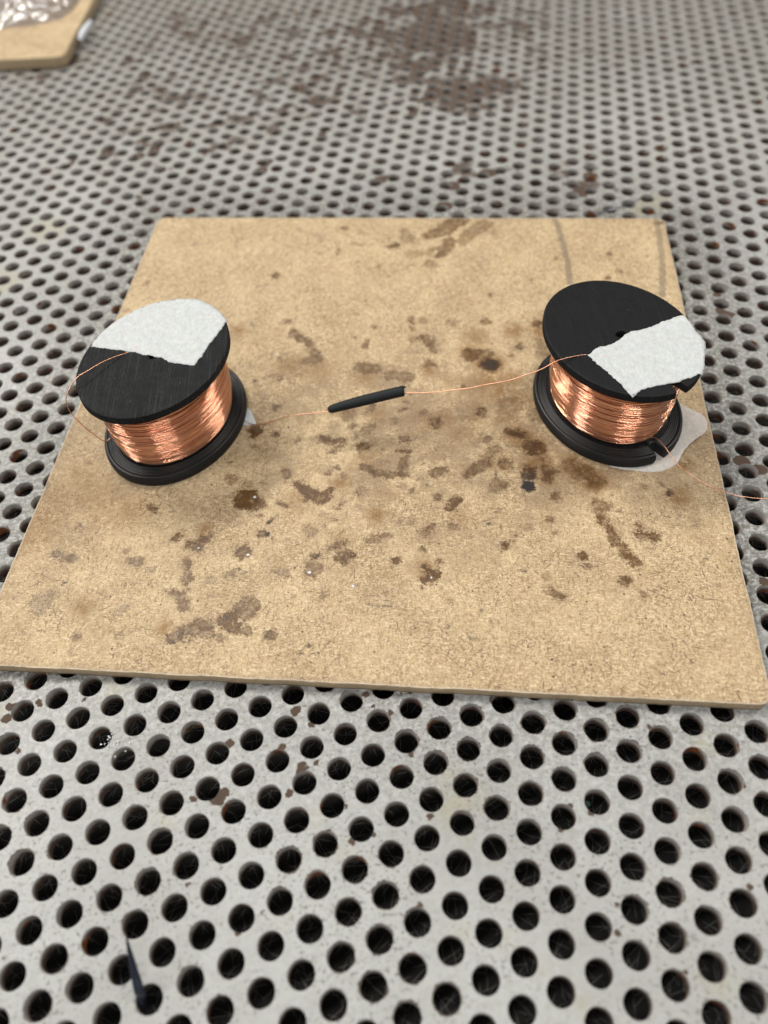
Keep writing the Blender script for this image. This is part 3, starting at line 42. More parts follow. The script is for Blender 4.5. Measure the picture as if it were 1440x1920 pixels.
D_PL=[["r",1.0,[[-92.55,-65.18,1.03],[-91.05,-64.84,0.51]]],["r",1.0,[[-85.56,-64.64,0.96]]],["r",1.0,[[-92.6,-67.82,1.27]]],["r",1.0,[[-40.05,-78.18,1.09]]],["r",1.0,[[-41.75,-90.0,2.1],[-40.62,-89.52,1.17]]],["r",1.0,[[-47.22,-90.25,0.93]]],["r",1.0,[[-27.87,-80.0,0.84]]],["r",1.0,[[-23.81,-84.41,0.83],[-24.1,-85.88,0.94],[-22.63,-85.4,0.47]]],["r",1.0,[[-20.56,-84.37,0.71]]],["r",1.0,[[-26.53,-90.64,1.04]]],["r",1.0,[[-25.14,-71.79,1.23]]],["r",1.0,[[-21.49,-75.64,0.73]]],["r",1.0,[[-24.51,-94.21,0.8]]],["r",1.0,[[-18.13,-99.39,0.56]]],["r",1.0,[[-8.9,-69.23,0.99]]],["r",1.0,[[-11.45,-97.73,0.56],[-8.8,-100.65,0.44]]],["r",1.0,[[-13.3,-101.91,0.67]]],["r",1.0,[[-34.08,-94.18,0.4]]],["r",1.0,[[-46.93,-107.55,0.49],[-46.72,-108.17,0.33]]],["r",1.0,[[-31.71,-113.73,0.48]]],["r",1.0,[[-14.14,-94.47,0.51]]],["r",1.0,[[-82.01,-118.38,0.53]]],["r",1.0,[[-74.75,-64.56,0.51]]],["r",1.0,[[-36.17,-117.23,0.53]]],["r",1.0,[[-7.21,-72.21,0.61]]],["r",1.0,[[-88.18,-76.06,0.62]]],["r",1.0,[[-3.34,-73.97,0.73]]],["r",1.0,[[-1.02,-69.91,0.62]]],["r",1.0,[[1.31,-69.45,0.74]]],["r",1.0,[[3.46,-97.8,0.78]]],["r",1.0,[[3.72,-100.82,0.55]]],["r",1.0,[[37.04,-99.9,0.77]]],["r",1.0,[[30.09,-102.6,0.76]]],["r",1.0,[[-0.34,-114.83,0.74]]],["r",1.0,[[36.94,-122.52,0.71]]],["r",1.0,[[69.86,-96.95,0.44]]],["r",1.0,[[53.69,-82.29,0.52]]],["r",1.0,[[20.04,-72.72,0.73]]],["r",1.0,[[61.11,-134.83,1.15]]],["r",1.0,[[32.92,-98.19,0.55]]],["r",1.0,[[0.37,-84.29,0.59]]],["r",1.0,[[47.9,-129.83,0.49]]],["r",1.0,[[38.1,-117.66,0.52]]],["r",1.0,[[64.39,-116.47,0.72]]],["y",1.0,[[-53.15,-94.46,1.96]]],["y",1.0,[[-14.47,-103.51,1.65]]],["y",1.0,[[-20.99,-95.88,1.25]]],["y",1.0,[[-68.03,-63.11,2.82]]],["y",1.0,[[7.21,-96.99,3.36],[12.67,-94.06,2.83]]],["y",1.0,[[8.6,-89.71,2.3]]],["y",1.0,[[6.67,-120.33,1.75]]],["y",1.0,[[15.67,-122.37,1.53]]],["y",1.0,[[21.44,-127.3,1.49]]],["y",1.0,[[63.81,-87.12,2.51]]],["y",1.0,[[10.44,-102.68,1.32]]],["y",1.0,[[-84.19,-88.92,0.95]]],["y",1.0,[[58.71,-102.15,1.19]]],["y",1.0,[[-94.52,-66.21,2.56]]],["y",1.0,[[-27.29,-115.5,1.06]]],["y",1.0,[[27.71,-133.37,1.94]]],["y",1.0,[[53.29,-131.73,2.91]]],["y",1.0,[[-59.74,110.44,7.97],[-68.18,95.67,5.81]]],["y",1.0,[[-120.72,132.37,8.47]]],["y",1.0,[[-132.07,100.87,7.97]]],["y",1.0,[[108.82,117.73,5.8],[99.43,112.07,3.83]]],["l",0.5,[[31.34,-103.23,0.27],[31.58,-107.45,0.27],[30.28,-112.43,0.26],[28.71,-116.25,0.21],[28.14,-119.08,0.26],[27.31,-123.21,0.2],[25.9,-128.94,0.25]]],["r",1.0,[[-99.8,242.42,3.22],[-103.31,235.89,1.91]]],["r",1.0,[[-97.65,256.1,3.29],[-98.77,249.53,1.95]]],["r",1.0,[[-107.94,271.9,3.38]]],["r",1.0,[[-76.97,223.34,2.73]]],["r",1.0,[[-75.84,231.3,3.14]]],["r",1.0,[[-105.4,190.05,2.95],[-106.18,183.67,2.68]]],["r",1.0,[[-119.87,184.69,2.34]]],["r",1.0,[[-91.83,181.48,2.89]]],["r",1.0,[[-84.44,191.2,2.7],[-85.91,183.78,2.32]]],["r",1.0,[[-81.26,205.44,3.01],[-87.49,203.54,2.4]]],["r",1.0,[[-95.46,201.93,3.0]]],["r",1.0,[[-106.09,220.14,3.11]]],["r",1.0,[[-113.95,216.6,2.47],[-108.03,212.67,2.45]]],["r",1.0,[[-71.13,189.13,1.75]]],["r",1.0,[[-125.26,177.06,1.16]]],["r",1.0,[[-70.33,159.74,2.21]]],["r",1.0,[[-88.0,149.7,1.63]]],["r",1.0,[[-119.7,180.41,1.74]]],["r",1.0,[[-82.92,228.69,3.13]]],["r",1.0,[[-147.36,263.31,4.05]]],["r",1.0,[[-134.82,276.65,3.43]]],["r",1.0,[[19.56,308.93,3.69]]],["r",1.0,[[16.7,292.23,3.06],[15.33,284.18,2.67]]],["r",1.0,[[26.48,303.2,5.48]]],["r",1.0,[[35.63,303.63,5.47]]],["r",1.0,[[33.96,274.64,2.97],[28.16,267.78,2.94],[31.13,272.17,1.74]]],["r",1.0,[[36.09,288.57,2.32]]],["r",1.0,[[47.0,274.24,2.61],[43.06,253.57,2.19]]],["r",1.0,[[54.06,274.94,2.26]]],["r",1.0,[[51.61,261.57,2.55]]],["r",1.0,[[60.2,271.79,2.59],[59.12,260.2,2.03]]],["r",1.0,[[48.41,245.19,2.49],[46.17,236.54,1.96]]],["r",1.0,[[54.26,238.71,2.13]]],["r",1.0,[[38.81,261.96,3.41]]],["r",1.0,[[16.34,258.36,3.76]]],["r",1.0,[[34.55,243.98,2.49],[27.62,240.67,2.81]]],["r",1.0,[[36.37,220.88,2.87],[33.91,212.14,3.46],[28.88,208.91,1.57]]],["r",1.0,[[42.68,216.46,2.06]]],["r",1.0,[[5.29,240.98,2.0]]],["r",1.0,[[10.96,268.96,2.61]]],["r",1.0,[[25.94,202.2,2.32],[24.72,196.92,2.0]]],["r",1.0,[[45.45,196.66,2.29]]],["r",1.0,[[13.14,208.28,2.36]]],["r",1.0,[[16.79,193.58,1.99]]],["r",1.0,[[20.35,210.32,2.36]]],["r",1.0,[[-15.31,311.24,3.18]]],["r",1.0,[[-8.52,286.56,4.49],[-12.97,286.36,2.16]]],["r",1.0,[[-24.5,229.48,3.29],[-19.66,225.27,2.12]]],["r",1.0,[[-17.34,216.57,4.02],[-15.04,211.31,2.07]]],["r",1.0,[[-30.51,262.93,3.48],[-26.22,260.27,2.08]]],["r",1.0,[[-33.65,192.53,2.32]]],["r",1.0,[[-28.27,187.21,1.99]]],["r",1.0,[[-15.92,205.08,2.05]]],["r",1.0,[[-37.64,168.68,2.97]]],["r",1.0,[[-39.65,162.17,2.93]]],["r",1.0,[[-34.55,200.29,1.57]]],["r",1.0,[[-6.72,226.47,1.96]]],["r",1.0,[[7.92,148.5,2.82],[10.14,150.12,1.41]]],["r",1.0,[[2.06,130.6,2.73]]],["r",1.0,[[35.11,140.02,3.44]]],["r",1.0,[[30.87,126.5,3.35]]],["r",1.0,[[49.93,146.81,3.47],[55.71,147.9,1.67]]],["r",1.0,[[72.88,296.44,3.57]]],["r",1.0,[[58.94,307.93,5.47]]],["r",1.0,[[44.57,301.9,3.63]]],["r",1.0,[[25.84,167.31,1.45]]],["r",1.0,[[21.0,179.47,1.79]]],["r",1.0,[[-7.82,215.81,1.92]]],["r",1.0,[[1.97,260.93,2.07]]],["r",1.0,[[-13.49,256.14,3.43]]],["r",1.0,[[-44.65,305.94,3.74]]],["r",1.0,[[-37.47,313.29,2.83]]],["r",1.0,[[-23.61,310.63,2.25]]],["r",1.0,[[-14.66,187.29,1.98]]],["r",1.0,[[45.09,187.51,2.25]]],["r",1.0,[[69.39,216.96,2.36]]],["r",1.0,[[61.76,208.31,2.33]]],["r",1.0,[[59.85,200.58,1.84]]],["r",1.0,[[89.12,139.04,3.04]]],["r",1.0,[[83.28,128.64,3.48],[87.12,129.92,1.99]]],["r",1.0,[[97.07,139.78,2.54]]],["r",1.0,[[130.1,133.9,1.29]]],["r",1.0,[[134.31,208.41,1.14]]],["r",1.0,[[121.52,190.62,1.66]]],["r",1.0,[[111.58,177.96,1.63]]],["r",1.0,[[131.36,150.4,1.54]]],["r",1.0,[[130.34,229.8,1.78]]],["r",1.0,[[154.29,224.24,1.75]]],["r",1.0,[[113.33,53.78,1.51]]],["r",1.0,[[98.57,-8.87,2.3]]],["r",1.0,[[102.6,-12.21,1.99]]],["r",1.0,[[-95.02,-33.16,1.28]]],["r",1.0,[[91.27,-47.6,1.29]]],["r",1.0,[[112.66,54.41,1.68],[115.41,52.18,1.34]]],["r",1.0,[[114.32,62.45,1.37]]],["z",1.0,[[40.62,271.42,47.99]]],["z",1.0,[[51.63,214.95,35.77]]],["z",0.9,[[25.53,245.57,29.56]]],["z",0.8,[[12.58,282.64,31.47]]],["z",0.9,[[51.69,300.53,41.04]]],["z",0.6,[[-24.5,238.14,37.97]]],["z",0.55,[[-34.0,214.43,32.55]]],["z",0.6,[[-52.03,193.93,35.47]]],["z",0.6,[[-73.38,298.6,56.22]]],["z",0.6,[[-81.28,237.34,34.27]]],["z",0.5,[[-84.21,194.5,27.92]]],["z",0.65,[[-46.07,293.53,46.27]]],["z",0.6,[[-8.95,268.66,35.35]]],["z",0.7,[[84.04,132.23,20.35]]],["z",0.5,[[78.98,236.16,36.79]]],["z",0.7,[[81.4,282.1,39.58]]],["z",0.5,[[43.29,149.76,24.83]]],["z",0.6,[[-5.63,209.77,28.07]]],["z",0.4,[[-98.27,179.27,23.39]]],["z",0.5,[[-144.04,269.71,27.6]]],["z",0.3,[[163.31,254.66,24.78]]],["z",0.3,[[121.66,239.5,24.46]]]]
D_wire=[[58.9,5.02,30.2],[54.8,6.48,30.25],[50.72,5.66,30.5],[45.89,3.84,31],[42.04,2.93,29.5],[38.17,3.35,27.5],[34.84,3.53,26],[30.98,4.88,24],[27.68,6.03,22.5],[24.29,6.96,21],[20.16,8.18,19.5],[17.35,8.91,18.5],[13.14,10.73,17],[6.9,12.36,15.5],[-1.67,12.13,14],[-10.03,11.63,12.5],[-14.75,11.6,11.8],[-20.83,13.0,10],[-25.6,14.15,8.5],[-29.74,15.06,6.5],[-33.09,15.59,5],[-36.48,16.66,3.6],[-38.47,17.91,3.2],[-40.58,19.28,3.15]]
D_tube=[[6.83,13.43,15.5],[1.71,13.14,14.7],[-3.14,12.86,13.9],[-8.47,12.57,12.9],[-11.99,12.36,12.2],[-14.59,12.0,11.8]]
D_lead1=[[-63.8,23.9,30.2],[-66.98,21.63,30.25],[-69.83,19.43,30.8],[-72.78,16.69,31.5],[-75.63,13.38,32],[-78.05,11.02,32],[-80.2,9.05,30.5],[-81.38,7.17,29],[-82.0,6.91,26],[-81.61,6.28,24],[-80.77,6.5,20],[-79.9,8.29,14],[-78.14,9.48,9],[-77.01,11.04,8.5]]
D_lead2=[[71.08,-4.03,6.5],[73.64,-3.76,7.2],[74.9,-6.02,8],[75.9,-9.23,8],[77.14,-12.31,7],[78.91,-14.46,6],[80.94,-15.69,5],[84.94,-19.35,4],[90.15,-22.48,3.6],[93.99,-23.79,3.4],[99.23,-24.87,3.4],[110.46,-24.97,3.2],[122.29,-23.49,3.2]]
D_tapeL=[[-77.52,25.34,30.15],[-76.4,28.76,30.15],[-74.05,33.54,30.15],[-71.35,36.41,30.15],[-68.54,38.69,30.15],[-63.8,41.93,30.15],[-59.31,42.89,30.15],[-54.19,43.42,30.15],[-50.44,43.22,30.15],[-46.44,39.47,30.15],[-43.35,35.54,30.15],[-40.77,31.58,30.15],[-42.06,27.92,30.15],[-43.76,24.39,30.15],[-45.19,21.29,30.15],[-46.31,18.06,30.15],[-48.16,14.34,30.15],[-49.5,14.5,30.15],[-50.61,14.94,30.15],[-53.89,15.96,30.15],[-55.58,16.78,30.15],[-57.37,18.58,30.15],[-58.75,18.9,30.15],[-60.75,19.93,30.15],[-62.97,20.44,30.15],[-64.73,21.61,30.15],[-66.39,21.81,30.15],[-68.67,22.65,30.15],[-70.95,23.41,30.15],[-74.37,24.39,30.15]]
D_tapeR=[[54.57,6.21,30.15],[55.62,6.77,30.15],[57.09,8.17,30.15],[58.17,8.88,30.15],[59.34,8.88,30.15],[61.58,9.51,30.15],[62.95,10.4,30.15],[64.34,11.28,30.15],[66.16,12.98,30.15],[67.8,13.92,30.15],[70.22,14.13,30.15],[72.51,14.79,30.15],[74.34,15.43,30.15],[76.6,16.75,30.15],[78.63,17.23,30.15],[81.07,18.26,30.15],[83.07,18.6,30.15],[83.75,16.82,30.15],[84.15,14.95,30.15],[84.71,11.29,30.15],[85.2,8.27,30.15],[83.6,3.77,30.15],[81.69,-1.37,30.15],[80.52,-4.17,30.15],[79.5,-3.86,30.15],[77.61,-4.94,30.15],[75.96,-5.26,30.15],[73.88,-6.3,30.15],[72.07,-6.41,30.15],[68.34,-7.06,30.15],[66.48,-7.36,30.15],[64.82,-7.8,30.15],[63.31,-9.39,30.15],[62.27,-10.02,30.15],[61.36,-8.35,30.15],[60.67,-5.74,30.15],[59.74,-4.02,30.15],[58.88,-1.98,30.15],[57.93,-0.23,30.15],[56.97,1.54,30.15],[55.86,3.68,30.15]]
D_tapeU=[[58.43,-5.03,3.12],[60.01,-7.81,3.12],[61.8,-9.61,3.12],[63.58,-10.31,3.12],[65.81,-11.12,3.12],[69.02,-11.84,3.12],[72.21,-12.62,3.12],[75.16,-12.42,3.12],[77.34,-11.57,3.12],[79.57,-10.53,3.12],[81.24,-8.12,3.12],[82.5,-6.29,3.12],[84.83,-4.23,3.12],[86.65,-3.09,3.12],[88.42,-2.14,3.12],[90.53,-0.48,3.12],[91.44,2.85,3.12],[91.22,4.62,3.12],[90.4,6.11,3.12],[88.74,7.35,3.12],[87.56,8.55,3.12],[86.07,10.51,3.12],[84.66,12.84,3.12],[79.64,13.41,3.12],[68.03,8.25,3.12],[60.37,1.45,3.12]]
D_tapeS=[[-43.17,23.55,3.12],[-38.83,24.13,3.4],[-37.58,20.79,3.5],[-36.4,17.03,3.2],[-40.04,17.29,3.12],[-42.9,18.04,3.12]]
D_sliver=[[-54.66,-127.16,-3],[-54.08,-126.32,1.5],[-54.46,-123.82,4],[-54.71,-121.52,6.5],[-54.79,-119.7,9],[-54.77,-118.26,11]]
D_pin=[[85.96,113.68,0.4],[91.31,112.46,2],[95.08,110.2,5],[99.45,107.85,9]]
D_glint=[[-66.49,-75.71,0.1],[-65.25,-76.81,0.1],[-67.41,-74.37,0.1]]
D_green=[38.24,-96.92,-2]
D_flecks=[[-36.08,-10.3,3.05],[-37.08,-29.29,3.05],[-21.24,-36.18,3.05],[-10.37,-41.4,3.05],[9.29,-40.63,3.05],[-36.19,-10.16,3.05],[-50.23,-25.78,3.05]]
D_far=[[-137.13,269.41,6],[-167.87,271.46,6],[-132.26,289.69,6],[-124.76,339.2,6]]
D_white=[[-132.93,287.4,6],[-131.71,299.44,6],[-130.59,309.38,6]]
D_bag=[[-181.7,308.8,6],[-167.8,307.46,6],[-157.29,309.3,6],[-149.31,310.36,6],[-143.42,315.72,6],[-139.68,322.93,6],[-140.63,335.36,6],[-145.14,350.38,6]]
D_spool=[-59.593,19.95,65.1339,13.0527,24.1068,19.1038,30.0126,0.4078,1.1487,1.9203,0.9973]
D_lat={"o":[-23.14636861348276,-88.58288460482925],"rot":-0.20968373920387368}

rng = np.random.default_rng(7)

# ------------------------------------------------------------------ mesh helpers
def mesh_np(name, verts, faces, mats, parent=None, smooth=True, fmat=None, attrs=None, loc=None):
    """verts (n,3) in mm, faces: list of index arrays (k,3|4) or python lists"""
    me = bpy.data.meshes.new(name)
    verts = np.asarray(verts, np.float32)
    if isinstance(faces, np.ndarray): faces = [faces]
    fl = []; counts = []
    for f in faces:
        if isinstance(f, np.ndarray):
            fl.append(f.ravel()); counts.append(np.full(len(f), f.shape[1]))
        else:
            fl.append(np.array(f)); counts.append(np.array([len(f)]))
    idx = np.concatenate(fl).astype(np.int32); cnt = np.concatenate(counts).astype(np.int32)
    me.vertices.add(len(verts)); me.vertices.foreach_set('co', (verts * MM).ravel())
    me.loops.add(len(idx)); me.loops.foreach_set('vertex_index', idx)
    me.polygons.add(len(cnt)); st = np.concatenate([[0], np.cumsum(cnt)[:-1]]).astype(np.int32)
    me.polygons.foreach_set('loop_start', st)
    if fmat is not None: me.polygons.foreach_set('material_index', np.asarray(fmat, np.int32))
    me.polygons.foreach_set('use_smooth', np.full(len(cnt), bool(smooth)))
    for m in (mats if isinstance(mats, (list, tuple)) else [mats]): me.materials.append(m)
    if attrs:
        for k, v in attrs.items():
            a = me.attributes.new(k, 'FLOAT', 'POINT'); a.data.foreach_set('value', np.asarray(v, np.float32))
    me.update(calc_edges=True); me.validate()
    o = bpy.data.objects.new(name, me); C.objects.link(o)
    if parent is not None: o.parent = parent
    if loc is not None: o.location = Vector(loc) * MM
    return o

def tag(o, label=None, cat=None, group=None, kind=None):
    if label: o['label'] = label
    if cat: o['category'] = cat
    if group: o['group'] = group
    if kind: o['kind'] = kind
    return o
def empty(name, loc, label, cat, group=None):
    o = bpy.data.objects.new(name, None); C.objects.link(o); o.location = Vector(loc) * MM
    o.empty_display_size = 0.01
    return tag(o, label, cat, group)

def spline(pts, n):
    """Catmull-Rom through pts, n samples"""
    p = np.asarray(pts, float); p = np.vstack([2*p[0]-p[1], p, 2*p[-1]-p[-2]])
    seg = np.linalg.norm(np.diff(p[1:-1], axis=0), axis=1); cum = np.concatenate([[0], np.cumsum(seg)])
    s = np.linspace(0, cum[-1], n); k = np.clip(np.searchsorted(cum, s, side='right')-1, 0, len(seg)-1)
    t = ((s-cum[k])/np.maximum(seg[k], 1e-9))[:, None]
    a, b, c, d = p[k], p[k+1], p[k+2], p[k+3]
    return 0.5*((2*b)+(-a+c)*t+(2*a-5*b+4*c-d)*t*t+(-a+3*b-3*c+d)*t**3)

def tube_arrays(path, rad, ns=8, closed=False, base=0, flat=1.0):
    path = np.asarray(path, float); n = len(path); rad = np.broadcast_to(rad, (n,))
    if closed: tan = np.roll(path, -1, 0) - np.roll(path, 1, 0)
    else: tan = np.gradient(path, axis=0)
    tan /= np.linalg.norm(tan, axis=1)[:, None] + 1e-12
    up = np.tile([0, 0, 1.0], (n, 1)); par = np.abs(tan[:, 2]) > .97
    up[par] = [1.0, 0, 0]
    s = np.cross(tan, up); s /= np.linalg.norm(s, axis=1)[:, None]; u = np.cross(s, tan)
    a = np.arange(ns)*2*np.pi/ns
    v = path[:, None] + rad[:, None, None]*(np.cos(a)[None, :, None]*s[:, None] + flat*np.sin(a)[None, :, None]*u[:, None])
    i = np.arange(n if closed else n-1); j = (i+1) % n
    k = np.arange(ns); l = (k+1) % ns
    f = np.stack([(i[:, None]*ns+k), (j[:, None]*ns+k), (j[:, None]*ns+l), (i[:, None]*ns+l)], -1).reshape(-1, 4)
    return v.reshape(-1, 3), f + base

def vnoise(x, y, seed=0):
    """smooth value noise in numpy"""
    r = np.random.default_rng(seed).random((64, 64))
    xi = np.floor(x).astype(int); yi = np.floor(y).astype(int); fx = x-xi; fy = y-yi
    fx = fx*fx*(3-2*fx); fy = fy*fy*(3-2*fy)
    g = lambda i, j: r[i % 64, j % 64]
    return (g(xi, yi)*(1-fx)+g(xi+1, yi)*fx)*(1-fy)+(g(xi, yi+1)*(1-fx)+g(xi+1, yi+1)*fx)*fy - .5

# ------------------------------------------------------------------ node helpers
class NT:
    def __init__(s, name):
        s.m = bpy.data.materials.new(name); s.m.use_nodes = True; s.t = s.m.node_tree
        s.b = s.t.nodes['Principled BSDF']
        tc = s.t.nodes.new('ShaderNodeTexCoord'); mp = s.t.nodes.new('ShaderNodeMapping')
        mp.inputs['Scale'].default_value = (1000, 1000, 1000); s.l(tc.outputs['Object'], mp.inputs[0]); s.P = mp.outputs[0]
    def n(s, typ, **k):
        nd = s.t.nodes.new(typ)
        for a, v in k.items(): setattr(nd, a, v)
        return nd
    def l(s, a, b): s.t.links.new(a, b)
    def setin(s, sock, v):
        if hasattr(v, 'links'): s.l(v, sock)
        else: sock.default_value = v
    def math(s, op, a, b=0.0, c=0.0, clamp=False):
        nd = s.n('ShaderNodeMath', operation=op, use_clamp=clamp)
        for i, v in enumerate((a, b, c)): s.setin(nd.inputs[i], v)
        return nd.outputs[0]
    def vm(s, op, a, b=(0, 0, 0)):
        nd = s.n('ShaderNodeVectorMath', operation=op); s.setin(nd.inputs[0], a)
        if op == 'SCALE': s.setin(nd.inputs['Scale'], b)
        else: s.setin(nd.inputs[1], b)
        return nd.outputs[0]
    def noise(s, scale, detail=2, rough=.5, vec=None, dist=0.0, color=False):
        nd = s.n('ShaderNodeTexNoise'); s.l(vec if vec is not None else s.P, nd.inputs['Vector'])
        nd.inputs['Scale'].default_value = scale; nd.inputs['Detail'].default_value = detail
        nd.inputs['Roughness'].default_value = rough; nd.inputs['Distortion'].default_value = dist
        return nd.outputs['Color' if color else 'Fac']
    def step(s, v, lo, hi, a=0.0, b=1.0, smooth=True):
        nd = s.n('ShaderNodeMapRange'); nd.interpolation_type = 'SMOOTHSTEP' if smooth else 'LINEAR'
        s.setin(nd.inputs['Value'], v); nd.inputs['From Min'].default_value = lo; nd.inputs['From Max'].default_value = hi
        nd.inputs['To Min'].default_value = a; nd.inputs['To Max'].default_value = b
        return nd.outputs['Result']
    def mix(s, fac, a, b, blend='MIX'):
        nd = s.n('ShaderNodeMix', data_type='RGBA', blend_type=blend, clamp_factor=True)
        s.setin(nd.inputs['Factor'], fac)
        for i, v in ((6, a), (7, b)):
            if isinstance(v, tuple): v = (*v[:3], 1)
            s.setin(nd.inputs[i], v)
        return nd.outputs[2]
    def attr(s, name):
        nd = s.n('ShaderNodeAttribute', attribute_name=name); return nd.outputs['Fac']
    def bump(s, h, strength=.3, dist=.1, normal=None):
        nd = s.n('ShaderNodeBump'); s.l(h, nd.inputs['Height']); nd.inputs['Strength'].default_value = strength
        nd.inputs['Distance'].default_value = dist * MM
        if normal is not None: s.l(normal, nd.inputs['Normal'])
        return nd.outputs[0]
    def mapped(s, rot=(0, 0, 0), scale=(1, 1, 1), loc=(0, 0, 0), vec=None):
        mp = s.n('ShaderNodeMapping'); s.l(vec if vec is not None else s.P, mp.inputs[0])
        mp.inputs['Rotation'].default_value = rot; mp.inputs['Scale'].default_value = scale; mp.inputs['Location'].default_value = loc
        return mp.outputs[0]
    def fibres(s, cell, half, width, offset, bend=.25, keep=.8, rnd=.9):
        """one randomly turned, slightly curved strand per Voronoi cell; returns mask and cell colour"""
        v2 = s.vm('ADD', s.P, offset)
        vo = s.n('ShaderNodeTexVoronoi', voronoi_dimensions='2D'); s.l(v2, vo.inputs['Vector'])
        vo.inputs['Scale'].default_value = 1/cell; vo.inputs['Randomness'].default_value = rnd
        d = s.vm('SUBTRACT', v2, vo.outputs['Position'])
        sep = s.n('ShaderNodeSeparateColor'); s.l(vo.outputs['Color'], sep.inputs[0])
        ang = s.math('MULTIPLY', sep.outputs[0], 6.2832)
        rt = s.n('ShaderNodeVectorRotate', rotation_type='Z_AXIS'); s.l(d, rt.inputs['Vector']); s.l(ang, rt.inputs['Angle'])
        sx = s.n('ShaderNodeSeparateXYZ'); s.l(rt.outputs[0], sx.inputs[0])
        x, y = sx.outputs[0], sx.outputs[1]
        kb = s.math('MULTIPLY', s.math('SUBTRACT', sep.outputs[1], .5), bend*2)
        yy = s.math('ABSOLUTE', s.math('SUBTRACT', y, s.math('MULTIPLY', s.math('MULTIPLY', x, x), kb)))
        L = s.math('MULTIPLY', s.math('ADD', sep.outputs[2], .35), half/1.0)
        inx = s.math('SUBTRACT', 1.0, s.math('DIVIDE', s.math('ABSOLUTE', x), L), clamp=True)
        w = s.math('MULTIPLY', s.math('POWER', inx, .45), width)
        m = s.math('DIVIDE', s.math('SUBTRACT', w, yy), width*.5, clamp=True)
        kp = s.math('LESS_THAN', s.math('FRACT', s.math('MULTIPLY', sep.outputs[1], 7.31)), keep)
        return s.math('MULTIPLY', m, kp), sep
    def out(s, **k):
        for a, v in k.items(): s.setin(s.b.inputs[a.replace('_', ' ')], v if not (isinstance(v, tuple) and len(v) == 3 and a != 'Normal') else (*v, 1))
        return s.m

